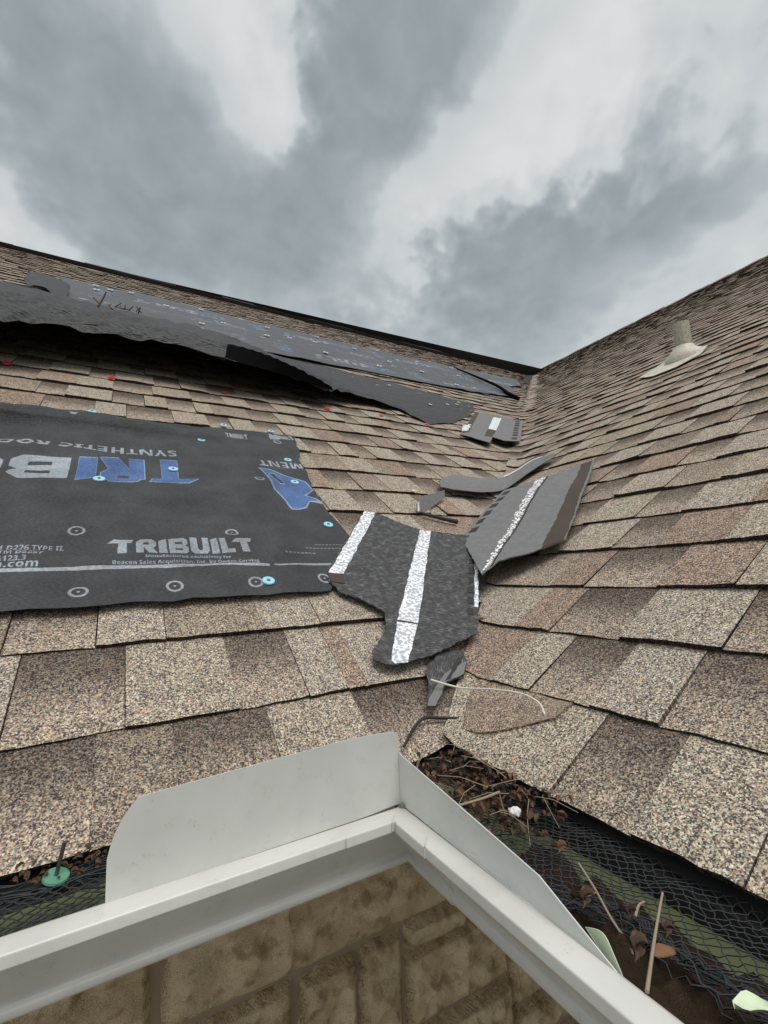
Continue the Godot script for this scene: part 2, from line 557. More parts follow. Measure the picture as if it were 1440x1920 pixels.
func stone_material() -> StandardMaterial3D:
	var w := 1024
	var a := noise_image(w, w, 0.005, 71, FastNoiseLite.TYPE_SIMPLEX_SMOOTH, 6)
	var b := noise_image(w, w, 0.011, 72, FastNoiseLite.TYPE_SIMPLEX_SMOOTH, 6)
	var g := noise_image(w, w, 0.2, 73, FastNoiseLite.TYPE_SIMPLEX, 2)
	var d := PackedByteArray()
	d.resize(w * w * 3)
	var h := PackedByteArray()
	h.resize(w * w)
	for i in w * w:
		var t := a[i] / 255.0
		var c := Color8(188, 166, 132).lerp(Color8(230, 211, 180), smoothstep(0.25, 0.75, t * 0.5 + g[i] / 255.0 * 0.5)).lerp(Color8(140, 116, 86), smoothstep(0.58, 0.85, b[i] / 255.0) * 0.5)
		h[i] = int((0.35 * t + 0.45 * b[i] / 255.0 + 0.1 * g[i] / 255.0) * 255)
		d[i * 3] = int(c.r * 255)
		d[i * 3 + 1] = int(c.g * 255)
		d[i * 3 + 2] = int(c.b * 255)
	var m := mat(Color.WHITE, 0.95)
	m.albedo_texture = rgb_texture(w, w, d)
	m.normal_enabled = true
	m.normal_texture = bump_texture(h, w, w, 30.0)
	m.normal_scale = 1.0
	return m

# ---------------------------------------------------------------- the sky: a computed overcast
func ray(x: float, y: float) -> Vector3:   # a direction, for laying out the clouds
	var r := Vector3(0.86805, -0.03617, 0.49515)
	var u := Vector3(-0.03276, 0.99098, 0.12982)
	var f := Vector3(0.49537, 0.12892, -0.85905)
	return (r * (x - 720) / 879.5 - u * (y - 960) / 879.5 + f).normalized()

func sky_texture() -> ImageTexture:
	var w := 1792
	var h := 896
	var im := Image.create(w, h, false, Image.FORMAT_RGBF)
	var f := FastNoiseLite.new()
	f.seed = 9
	f.frequency = 1.0
	f.fractal_octaves = 6
	f.fractal_gain = 0.53
	var g := FastNoiseLite.new()
	g.seed = 21
	g.frequency = 0.9
	g.fractal_octaves = 3
	# cloud masses: direction, spread, darkening (positive is darker)
	var blobs := []
	for b in [[330, 330, 0.15, 0.6], [190, 250, 0.11, 0.42], [270, 180, 0.07, 0.3], [430, 410, 0.12, 0.42], [520, 350, 0.09, 0.36], [300, 450, 0.13, 0.34], [120, 330, 0.09, 0.3], [620, 330, 0.08, 0.4], [560, 420, 0.1, 0.3],
			[720, 150, 0.10, 0.7], [700, 20, 0.10, 0.5], [800, 90, 0.08, 0.36], [640, 60, 0.07, 0.3], [710, 250, 0.07, 0.42], [900, 60, 0.07, 0.26], [860, -60, 0.1, 0.3],
			[1000, 430, 0.09, 0.52], [950, 540, 0.10, 0.42], [880, 480, 0.07, 0.32], [1100, 430, 0.09, 0.44], [1200, 350, 0.08, 0.42], [1300, 330, 0.08, 0.36], [1280, 420, 0.1, 0.34], [1400, 390, 0.08, 0.26], [800, 560, 0.09, 0.32], [900, 640, 0.12, 0.36], [1040, 590, 0.1, 0.3], [700, 500, 0.09, 0.2], [640, 590, 0.1, 0.22],
			[50, 230, 0.12, 0.34], [10, 90, 0.11, 0.3], [150, 80, 0.1, 0.16], [40, -20, 0.1, 0.26], [1360, 60, 0.1, 0.16], [1440, 150, 0.09, 0.18], [1180, 560, 0.1, 0.12],
			[480, 120, 0.07, -0.4], [510, 250, 0.05, -0.4], [400, 50, 0.06, -0.3], [50, 405, 0.08, -0.5], [1170, 160, 0.1, -0.42], [1000, 260, 0.08, -0.36], [900, 360, 0.06, -0.42], [780, 430, 0.05, -0.36], [1000, 360, 0.05, -0.34], [1340, 250, 0.07, -0.3], [850, 220, 0.06, -0.2], [1400, 470, 0.07, -0.3], [1100, 60, 0.1, -0.2]]:
		blobs.append([ray(b[0], b[1]), b[2], b[3]])
	for y in h:
		var el := PI * 0.5 - PI * (y + 0.5) / h
		for x in w:
			var an := TAU * (x + 0.5) / w
			var d := Vector3(sin(an) * cos(el), sin(el), -cos(an) * cos(el))
			if d.y < -0.06:
				im.set_pixel(x, y, Color(0.3, 0.31, 0.32))
				continue
			var k := 1.5 / (maxf(d.y, 0.0) + 0.32)
			var p := Vector3(d.x * k, 0, d.z * k)
			var wx := g.get_noise_3d(p.x, 3.0, p.z)
			var wz := g.get_noise_3d(p.x + 9.0, 7.0, p.z)
			var nz := f.get_noise_3d(p.x * 0.9 + wx * 0.25, 1.0, p.z * 0.9 + wz * 0.25)
			var fine := f.get_noise_3d(p.x * 3.0 + wz * 0.3, 5.0, p.z * 3.0 + wx * 0.3)
			var tiny := f.get_noise_3d(p.x * 8.0 + fine * 0.6, 12.0, p.z * 8.0 - fine * 0.6)
			var puff := 0.5 - absf(f.get_noise_3d(p.x * 4.2 + nz * 0.3, 15.0, p.z * 4.2 + fine * 0.2)) * 1.6
			var dd := (d + Vector3(wx, wz * 0.7, -wx * 0.6 + wz * 0.4) * 0.05 + Vector3(fine, nz, -fine) * 0.075 + Vector3(tiny, -tiny, tiny) * 0.03).normalized()
			var dark := 0.0
			for b in blobs:
				var a: float = 1.0 - dd.dot(b[0])
				if a < b[1] * b[1] * 3.0:
					dark += b[2] * exp(-a * 1.8 / (b[1] * b[1]))
			dark += nz * 0.16 + fine * 0.20 + tiny * 0.14 - puff * 0.12
			var m := smoothstep(0.0, 0.95, dark)
			m = lerpf(m, smoothstep(0.2, 0.38, dark + tiny * 0.1) * 0.7, 0.3)
			var v := 0.63 - m * 0.31 - tiny * 0.05 + puff * 0.03 + clampf(-dark, 0.0, 0.5) * 0.22
			v = 0.8 - log(1.0 + exp((0.8 - maxf(v, 0.2)) * 14.0)) / 14.0
			var low := exp(-maxf(d.y, 0.0) * 5.0)
			v = lerpf(v, 0.47, low * 0.5)
			var blue := 0.10 + clampf((0.7 - v) * 1.3, 0.0, 0.6) * (0.85 + low)
			im.set_pixel(x, y, Color(v * (0.985 - blue * 0.22), v, v * (1.01 + blue * 0.13)))
	return ImageTexture.create_from_image(im)

# ---------------------------------------------------------------- shingles
func shingle_shape(b: MB, d: Dictionary, nx: int, fr: Array) -> void:
	var side: int = d.side
	var r := RandomNumberGenerator.new()
	r.seed = d.seed
	var uo := Vector2(r.randf(), r.randf())
	var us := 1.0 / 0.68
	var th: float = maxf(0.0042, d.hb - 0.0022)
	var rows := []
	var cols := []
	var uvs := []
	var jit := []
	var amp := 0.0012 if nx > 2 else 0.002
	for i in nx + 1: jit.append(r.randf_range(-amp, amp))
	var tilt := r.randf_range(-0.0008, 0.0008)
	for f in fr:
		var row := []
		var cr := []
		var ur := []
		for i in nx + 1:
			var t := float(i) / nx
			var a := lerpf(lerpf(d.a0b, d.a1b, t), lerpf(d.a0t, d.a1t, t), f)
			var s: float = lerpf(d.s0 + jit[i] + tilt * t, d.s1, f)
			var wav := noise.get_noise_2d(a * 9.0 + side * 50.0, d.k * 11.3) * 0.0035
			var h := lerpf(d.hb + maxf(wav, -0.002) + d.get("lift", 0.0) * (t if d.get("lift_end", 1) == 1 else 1.0 - t), 0.0015, f)
			row.append(surf(side, a, s, h))
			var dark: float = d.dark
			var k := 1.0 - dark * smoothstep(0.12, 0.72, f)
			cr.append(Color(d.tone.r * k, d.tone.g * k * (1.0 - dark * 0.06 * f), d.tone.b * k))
			ur.append(Vector2(a, s) * us + uo)
		rows.append(row)
		cols.append(cr)
		uvs.append(ur)
	for j in fr.size() - 1:
		for i in nx:
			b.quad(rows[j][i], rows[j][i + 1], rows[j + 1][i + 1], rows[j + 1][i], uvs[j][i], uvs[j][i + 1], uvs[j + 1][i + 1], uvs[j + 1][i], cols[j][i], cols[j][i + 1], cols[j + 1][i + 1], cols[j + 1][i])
	var nn := nl if side == 0 else nr
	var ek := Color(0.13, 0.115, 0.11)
	for i in nx:   # the butt
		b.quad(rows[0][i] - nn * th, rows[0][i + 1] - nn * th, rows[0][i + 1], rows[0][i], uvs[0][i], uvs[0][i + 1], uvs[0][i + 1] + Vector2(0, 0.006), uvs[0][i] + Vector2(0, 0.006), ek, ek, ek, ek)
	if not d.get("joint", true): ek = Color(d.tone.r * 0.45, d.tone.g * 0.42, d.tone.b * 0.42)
	for j in fr.size() - 1:
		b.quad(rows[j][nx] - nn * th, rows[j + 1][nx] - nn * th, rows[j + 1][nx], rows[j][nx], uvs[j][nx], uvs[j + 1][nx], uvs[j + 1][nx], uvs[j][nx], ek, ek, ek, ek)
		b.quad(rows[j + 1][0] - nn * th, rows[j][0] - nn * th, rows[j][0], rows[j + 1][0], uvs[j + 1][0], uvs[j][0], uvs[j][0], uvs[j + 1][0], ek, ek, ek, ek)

func kind_of(k: String, r: RandomNumberGenerator, d: Dictionary) -> void:
	var v := r.randf_range(0.9, 1.1)
	d.dark = 0.0
	match k:
		"l":
			d.tone = Color(1.04, 1.03, 1.0) * v
			d.hb = r.randf_range(0.0085, 0.0105)
		"b":
			d.tone = Color(0.84, 0.735, 0.705) * v
			d.hb = r.randf_range(0.0075, 0.0095)
		"m":
			d.tone = Color(0.88, 0.84, 0.8) * v
			d.hb = r.randf_range(0.0075, 0.0095)
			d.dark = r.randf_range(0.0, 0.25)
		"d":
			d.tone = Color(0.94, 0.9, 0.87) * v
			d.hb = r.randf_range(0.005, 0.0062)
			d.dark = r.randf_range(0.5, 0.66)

func lay_courses(side: int) -> Array:
	var r := RandomNumberGenerator.new()
	r.seed = 100 + side
	var out := []
	var E := EL if side == 0 else ER
	var top := RIDGE_L if side == 0 else RIDGE_R
	# the first joints beside the valley, as they are on this roof
	var known := {}
	if side == 0:
		known = {0: [[-0.092, "d"], [-0.218, "l"], [-0.332, "d"], [-0.411, "m"], [-0.56, "d"]], 1: [[-0.062, "l"], [-0.093, "b"], [-0.156, "l"], [-0.251, "d"], [-0.382, "l"], [-0.499, "d"], [-0.6, "l"]], 2: [[-0.09, "l"], [-0.189, "l"], [-0.33, "m"], [-0.418, "l"], [-0.52, "d"], [-0.62, "m"]]}
	else:
		known = {0: [[0.165, "l"], [0.255, "d"], [0.342, "l"], [0.45, "m"]], 1: [[-0.035, "b"], [0.043, "l"], [0.14, "d"], [0.225, "l"], [0.34, "d"]], 2: [[-0.09, "l"], [-0.012, "b"], [0.111, "d"], [0.243, "l"], [0.33, "d"]], 3: [[-0.1, "m"], [-0.023, "b"], [0.107, "d"], [0.217, "b"], [0.33, "l"]]}
	var n := int(top / E)
	for k in n + 1:
		var s0 := k * E + (0.012 if k == 0 and side == 0 else 0.004 if k == 0 else 0.0)
		var s1 := minf(k * E + E + 0.022, top)
		if s1 - s0 < 0.02: continue
		var far_end := -2.3 if side == 0 else 0.95
		if side == 1 and s0 > 1.5: far_end = 0.5
		if side == 1 and s0 > 4.0: far_end = -0.1
		var cut := r.randf_range(-0.008, 0.008) + lerpf(0.016, -0.012, smoothstep(0.4, 1.5, s0))
		var stop_b := minf(valley_x(s0) + 0.13, 6.4) if side == 0 else maxf(valley_z(s0) + cut, -7.4)
		var stop_t := stop_b if side == 0 else maxf(valley_z(s1) + cut, -7.4)
		var ab := stop_b
		var at := stop_t
		var i := 0
		var last := ""
		while (ab > far_end) if side == 0 else (ab < far_end):
			var w := r.randf_range(0.07, 0.135)
			if r.randf() < 0.07: w *= 0.45
			var kind: String = ["l", "d", "b", "l", "d", "m", "d", "l"][r.randi() % 8]
			if kind == last: kind = "d" if last != "d" else "l"
			var nb := ab - w if side == 0 else ab + w
			if known.has(k) and i < known[k].size():
				nb = known[k][i][0]
				kind = known[k][i][1]
			elif side == 1 and i == 0: nb = maxf(at, ab) + w * 0.6
			last = kind
			var d := {"side": side, "k": k, "s0": s0, "s1": s1, "seed": r.randi()}
			kind_of(kind, r, d)
			d.hb += (0.0025 if side == 0 else 0.001) * smoothstep(5.0, 14.0, k)
			var joint := r.randf() < 0.42
			d.joint = joint
			var gap := 0.0009 if joint else 0.0001
			if side == 0:
				d.a0b = nb + gap; d.a0t = nb + gap; d.a1b = ab - gap; d.a1t = at - gap
			else:
				d.a0b = ab + gap; d.a0t = at + gap; d.a1b = nb - gap; d.a1t = nb - gap
			if r.randf() < 0.2: d.lift = r.randf_range(0.001, 0.004); d.lift_end = r.randi() % 2
			if k < 9 or r.randf() < 0.93:
				out.append(d)
			else:
				d.hb *= 0.7; out.append(d)
			ab = nb
			at = nb
			i += 1
	return out

func seen_area(d: Dictionary) -> float:
	var p := surf(d.side, (d.a0b + d.a1b) * 0.5, (d.s0 + d.s1) * 0.5, 0.01)
	var q := cam.global_transform.affine_inverse() * p
	if q.z > -0.05: return 0.0
	var x := q.x / -q.z
	var y := q.y / -q.z
	if absf(x) > 0.95 or absf(y) > 1.2: return 0.0
	if d.side == 0 and p.x < 0.05 and d.s0 > 0.4 and d.s1 < 1.23: return 0.0   # under the near sheet
	if d.side == 0 and p.x < 0.7 and d.s0 > 1.9: return 0.0                      # behind the lifted sheet
	var nn := nl if d.side == 0 else nr
	return absf(d.a1b - d.a0b) * E_of(d.side) * absf((eye - p).normalized().dot(nn)) / (q.z * q.z)

func E_of(side: int) -> float:
	return EL if side == 0 else ER

func build_slope(side: int, root: Node3D) -> void:
	var all := lay_courses(side)
	for d in all: d.area = seen_area(d)
	all.sort_custom(func(a, b): return a.area > b.area)
	var rest := MB.new()
	var i := 0
	for d in all:
		if i < 300 and d.area > 0.0:
			var b := MB.new()
			var near: bool = i < 90
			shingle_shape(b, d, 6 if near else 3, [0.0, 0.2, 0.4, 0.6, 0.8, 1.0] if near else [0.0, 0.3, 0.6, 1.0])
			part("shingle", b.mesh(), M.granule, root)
		else:
			var p := surf(side, d.a0b, d.s0, 0)
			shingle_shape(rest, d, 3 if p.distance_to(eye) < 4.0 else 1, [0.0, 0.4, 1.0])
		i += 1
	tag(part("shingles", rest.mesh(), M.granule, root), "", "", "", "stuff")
	# boarded deck under the shingles
	var rows := []
	var uvs := []
	for j in 60:
		var s := (RIDGE_L if side == 0 else RIDGE_R) * j / 59.0
		var row := []
		var ur := []
		for k in 24:
			var a0 := -2.4 if side == 0 else maxf(valley_z(s) - 0.1, -7.6)
			var a1 := minf(valley_x(s) + 0.1, 6.6) if side == 0 else 1.1
			row.append(surf(side, lerpf(a0, a1, k / 23.0), s, -0.012))
			ur.append(Vector2(k, j) * 0.1)
		rows.append(row)
		uvs.append(ur)
	part("roof_deck", grid_mesh(rows, uvs, 0.012), M.felt, root)

# ---------------------------------------------------------------- small things
func leaf_mesh(l: float, w: float, curl: float) -> ArrayMesh:
	var rows := []
	var uvs := []
	for j in 7:
		var t := j / 6.0
		var ww := w * pow(sin(PI * clampf(t * 0.9 + 0.05, 0, 1)), 0.8)
		var row := []
		var ur := []
		for i in 5:
			var u := i / 4.0 - 0.5
			row.append(Vector3(u * ww, absf(u) * absf(u) * 4.0 * curl * w + sin(t * 3.0) * curl * l * 0.3 + sin(t * 9.0 + u * 5.0) * w * 0.05, -t * l))
			ur.append(Vector2(u + 0.5, t))
		rows.append(row)
		uvs.append(ur)
	return grid_mesh(rows, uvs)

func disc(r: float, th: float, seg := 20) -> ArrayMesh:
	var c := CylinderMesh.new()
	c.top_radius = r * 0.94
	c.bottom_radius = r
	c.height = th
	c.radial_segments = seg
	c.rings = 1
	var st := SurfaceTool.new()
	st.append_from(c, 0, Transform3D(Basis.IDENTITY, Vector3(0, th * 0.5, 0)))
	return st.commit()

func plane_frame(n: Vector3, at: Vector3, turn := 0.0) -> Transform3D:
	var x := Vector3(1, 0, 0.13).cross(n).normalized()
	var z := x.cross(n).normalized()
	return Transform3D(Basis(x, n, z).rotated(n, turn), at)

func three_points(a: Vector3, b: Vector3, c: Vector3) -> Array:   # a plane: origin, two axes, normal
	var n := (b - a).cross(c - a).normalized()
	if n.y < 0.0: n = -n
	var u := (b - a).normalized()
	return [a, u, n.cross(u).normalized(), n]

# a flat piece whose corners are given in the scene, on a frame from three_points
func flat_on(fr: Array, pts: Array) -> Array:
	var o := []
	for p in pts: o.append(Vector2((p - fr[0]).dot(fr[1]), (p - fr[0]).dot(fr[2])))
	return o

func felt_height(x: float, s: float) -> float:
	var n1 := noise.get_noise_2d(x * 2.2 + s * 1.2, s * 9.0)
	var n2 := noise.get_noise_2d(x * 7.0 + 40.0, s * 22.0 - x * 6.0)
	var e := clampf((s - 0.36) / 0.06, 0.0, 1.0)
	var flat := 1.0 - 0.75 * smoothstep(-0.12, 0.0, x) * smoothstep(0.75, 0.62, s)   # held down under the torn shingle
	var ridge := pow(1.0 - absf(noise.get_noise_2d(x * 2.0 + s * 1.6 + 7.0, s * 6.0 - x * 1.5)), 7.0) * 0.0035 * e * flat
	var fold := exp(-pow((s - 1.155 - x * 0.02) / 0.018, 2)) * clampf((0.02 - x) * 2.0, 0.0, 1.0) * 0.03 - exp(-pow((s - 1.122 - x * 0.03) / 0.014, 2)) * clampf((-0.05 - x) * 2.0, 0.0, 1.0) * 0.006
	var fold2 := exp(-pow((s - 1.205) / 0.02, 2)) * clampf((-0.2 - x) * 3.0, 0.0, 1.0) * 0.014
	return 0.0125 + 0.006 * flat + n1 * 0.0065 * (0.3 + e) * flat + n2 * 0.003 * e * flat + ridge + noise.get_noise_2d(x * 14.0 - s * 20.0, s * 40.0 + x * 10.0) * 0.0008 + fold + fold2

func _ready() -> void:
	# ------------------------------------------------------------ camera, sky, sun, exposure
	cam = Camera3D.new()
	cam.name = "camera"
	add_child(cam)
	cam.transform = Transform3D(Basis(Vector3(0.86806, -0.03621, 0.49515), Vector3(-0.03275, 0.99099, 0.12989), -Vector3(0.49539, 0.12897, -0.85905)).orthonormalized(), eye)
	cam.keep_aspect = Camera3D.KEEP_HEIGHT
	cam.fov = 95.012
	cam.near = 0.02
	cam.far = 400.0
	cam.current = true
	var env := Environment.new()
	env.background_mode = Environment.BG_SKY
	var sky := Sky.new()
	var pan := PanoramaSkyMaterial.new()
	pan.panorama = sky_texture()
	sky.sky_material = pan
	env.sky = sky
	env.tonemap_mode = Environment.TONE_MAPPER_LINEAR
	env.tonemap_exposure = 1.0
	env.sdfgi_enabled = true
	env.ssao_enabled = true
	env.ssil_enabled = true
	var we := WorldEnvironment.new()
	we.name = "world_environment"
	we.environment = env
	add_child(we)
	var sun := DirectionalLight3D.new()
	sun.name = "sun"
	sun.light_energy = 0.68
	sun.light_color = Color(1.0, 0.985, 0.96)
	sun.light_angular_distance = 40.0
	sun.shadow_enabled = true
	add_child(sun)
	sun.look_at_from_position(Vector3(0.1, 3.0, 1.35), Vector3.ZERO)

	noise.seed = 4
	noise.frequency = 1.0
	noise.fractal_octaves = 3
	rng.seed = 77
	chisel.seed = 8
	chisel.noise_type = FastNoiseLite.TYPE_CELLULAR
	chisel.frequency = 1.0
	chisel.cellular_return_type = FastNoiseLite.RETURN_DISTANCE2_SUB
	chisel.fractal_type = FastNoiseLite.FRACTAL_NONE

	M.granule = granules()
	M.felt = mat(Color8(40, 38, 37), 0.95)
	M.sheet = underlay_print(false)
	M.sheet_plain = fibre(Color8(36, 37, 39), Color8(80, 83, 87), 51, 0.02, 0.12, 0.45, 0.52, 7.0)
	M.sheet_far = (M.sheet as StandardMaterial3D).duplicate()
	M.sheet_far.albedo_texture = far_print()
	M.sheet_far.albedo_color = Color.WHITE
	M.sheet_far.roughness = 0.5
	M.sheet_far.metallic_specular = 0.5
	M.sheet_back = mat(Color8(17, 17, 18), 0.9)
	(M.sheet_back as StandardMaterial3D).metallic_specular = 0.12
	M.back_dark = fibre(Color8(64, 64, 65), Color8(200, 200, 200), 61, 0.035, 0.26, 0.3, 0.8, 5.0)
	M.back_grey = fibre(Color8(116, 116, 117), Color8(158, 157, 156), 63, 0.07, 0.2, 0.3, 0.85, 4.0)
	M.strip = mottled(Color8(236, 238, 241), Color8(172, 176, 183), 81)
	M.strip_worn = mottled(Color8(240, 241, 242), Color8(98, 88, 82), 83)
	M.tar = mat(Color8(68, 56, 47), 0.8)
	M.tar_dash = mat(Color8(44, 42, 41), 0.75)
	M.paint = painted(Color8(212, 211, 206), 0.25, 201)
	M.paint_in = mat(Color8(196, 195, 190), 0.5)
	M.plate = painted(Color8(212, 213, 208), 0.42, 207)
	M.stone = stone_material()
	M.mortar = mat(Color8(160, 143, 123), 0.97)
	M.net = mat(Color8(46, 51, 56), 0.6)
	M.olive = mat(Color8(96, 102, 68), 0.6)
	M.wood = mat(Color8(44, 40, 37), 0.95)
	M.dirt = fibre(Color8(48, 38, 30), Color8(104, 86, 68), 91, 0.4, 0.4, 0.2, 0.95, 9.0)
	M.cap_blue = mat(Color8(158, 212, 230), 0.35)
	M.cap_white = mat(Color8(214, 224, 230), 0.35)
	M.cap_red = mat(Color8(212, 44, 42), 0.35)
	M.cap_green = mat(Color8(96, 150, 122), 0.3)
	M.steel = mat(Color8(120, 122, 124), 0.4, 0.8)
	M.twig = mat(Color8(150, 134, 116), 0.9)
	M.twig_dark = mat(Color8(112, 88, 70), 0.85)
	M.leaf_brown = mat(Color8(88, 68, 54), 0.8)
	M.leaf_dark = mat(Color8(68, 50, 42), 0.8)
	M.leaf_rust = mat(Color8(122, 88, 60), 0.8)
	M.leaf_green = mat(Color8(206, 219, 188), 0.55)
	M.vent = mottled(Color8(170, 166, 148), Color8(150, 146, 130), 87)
	M.vent_white = mottled(Color8(204, 199, 184), Color8(182, 177, 162), 89)
	M.wire = mat(Color8(222, 217, 207), 0.6)
	M.grass = mat(Color8(128, 124, 114), 0.95)

	build_ground()
	build_walls()
	build_roofs()
	build_gutter()
	build_underlayment()
	build_loose_shingles()
	build_caps()
	build_vent()
	build_debris()

func build_ground() -> void:
	var b := MB.new()
	b.q1(Vector3(-150, -2.9, 150), Vector3(150, -2.9, 150), Vector3(150, -2.9, -150), Vector3(-150, -2.9, -150))
	tag(part("ground", b.mesh(), M.grass), "flat pale ground far below the roof eaves", "ground", "", "structure")

func stone_shape(x0: float, y0: float, x1: float, y1: float, sd: int) -> ArrayMesh:
	var r := RandomNumberGenerator.new()
	r.seed = sd
	var nx := clampi(int((x1 - x0) / 0.007), 6, 80)
	var ny := clampi(int((y1 - y0) / 0.007), 5, 44)
	var proud := r.randf_range(0.012, 0.022)
	var o := r.randf() * 60.0
	var rows := []
	var uvs := []
	for j in ny + 1:
		var row := []
		var ur := []
		for i in nx + 1:
			var u := float(i) / nx
			var v := float(j) / ny
			var ex := minf(u, 1.0 - u) * (x1 - x0)
			var ey := minf(v, 1.0 - v) * (y1 - y0)
			var e := minf(ex, ey)
			var x := lerpf(x0, x1, u) + noise.get_noise_2d(o + v * 5.0, o) * 0.006 * (1.0 if e < 0.004 else 0.3)
			var y := lerpf(y0, y1, v) + noise.get_noise_2d(o, o + u * 6.0) * 0.005 * (1.0 if e < 0.004 else 0.3)
			var z := -0.3 - 0.016 + smoothstep(0.0, 0.0075, e) * (proud + 0.008)
			z += (noise.get_noise_2d(x * 6.0 + o, y * 7.0) * 0.016 + absf(noise.get_noise_2d(x * 13.0, y * 15.0 + o)) * -0.016 - chisel.get_noise_2d(x * 20.0 + o, y * 26.0) * 0.010 + noise.get_noise_2d(x * 40.0, y * 40.0) * 0.003) * smoothstep(0.0, 0.03, e)
			row.append(Vector3(x, y, z))
			ur.append(Vector2(x, y) / 0.5 + Vector2(o, o * 0.7))
		rows.append(row)
		uvs.append(ur)
	return grid_mesh(rows, uvs)

func build_walls() -> void:
	var wall := tag(base("stone_wall", Vector3(0, 0, 0)), "tan rough limestone wall in shade under the white gutters", "wall")
	var b := MB.new()
	b.box(Vector3(-3.2, -2.9, -0.5), Vector3(3.2, -0.03, -0.312))
	part("mortar", b.mesh(), M.mortar, wall)
	var known := [[-0.92, -0.385, -0.336, -0.06], [-0.318, -0.388, 0.43, -0.06], [0.444, -0.385, 0.8, -0.06],
		[-0.62, -0.58, -0.34, -0.404], [-0.33, -0.57, -0.124, -0.407], [-0.108, -0.575, -0.008, -0.409], [0.004, -0.585, 0.085, -0.408], [0.099, -0.443, 0.236, -0.403], [0.248, -0.444, 0.34, -0.4], [0.1, -0.573, 0.341, -0.454], [0.354, -0.541, 0.56, -0.4], [0.354, -0.64, 0.62, -0.556],
		[-0.33, -0.72, -0.12, -0.584], [-0.106, -0.72, 0.083, -0.598], [0.1, -0.7, 0.343, -0.592], [0.355, -0.72, 0.53, -0.657], [0.545, -0.72, 0.8, -0.655], [0.572, -0.541, 0.85, -0.4], [0.632, -0.64, 0.9, -0.556]]
	var i := 0
	for q in known:
		part("stone", stone_shape(q[0] - 0.0025, q[1] - 0.0025, q[2] + 0.0025, q[3] + 0.0025, 300 + i), M.stone, wall)
		i += 1
	var y := -0.735
	while y > -2.8:   # the lower courses of the same wall
		var h := rng.randf_range(0.1, 0.2)
		var x := -1.3
		while x < 1.3:
			var w := rng.randf_range(0.14, 0.4)
			part("stone", stone_shape(x, y - h, x + w - 0.013, y - 0.013, 300 + i), M.stone, wall)
			x += w
			i += 1
		y -= h
	var ev := tag(base("eaves"), "dark fascia boards with added unseen soffits and an end wall keeping light out below", "eaves")
	var f := MB.new()
	f.box(Vector3(-3.2, -0.03, -0.02), Vector3(0.02, -0.012, 0.004))
	part("fascia_board", f.mesh(), M.wood, ev)
	var f2 := MB.new()
	f2.box(Vector3(-0.004, -0.03, 0.006), Vector3(0.02, 0.002, 3.2))
	part("fascia_board", f2.mesh(), M.wood, ev)
	var s := MB.new()  # unseen soffits and end wall, put in to block light under the roofs
	s.box(Vector3(-3.2, -0.022, -0.5), Vector3(0.0, -0.014, -0.021))
	s.box(Vector3(0.021, -0.024, -0.5), Vector3(3.2, -0.016, 3.2))
	s.box(Vector3(3.2, -2.9, -0.5), Vector3(3.3, -0.03, 3.2))
	part("added_soffit", s.mesh(), M.mortar, ev)

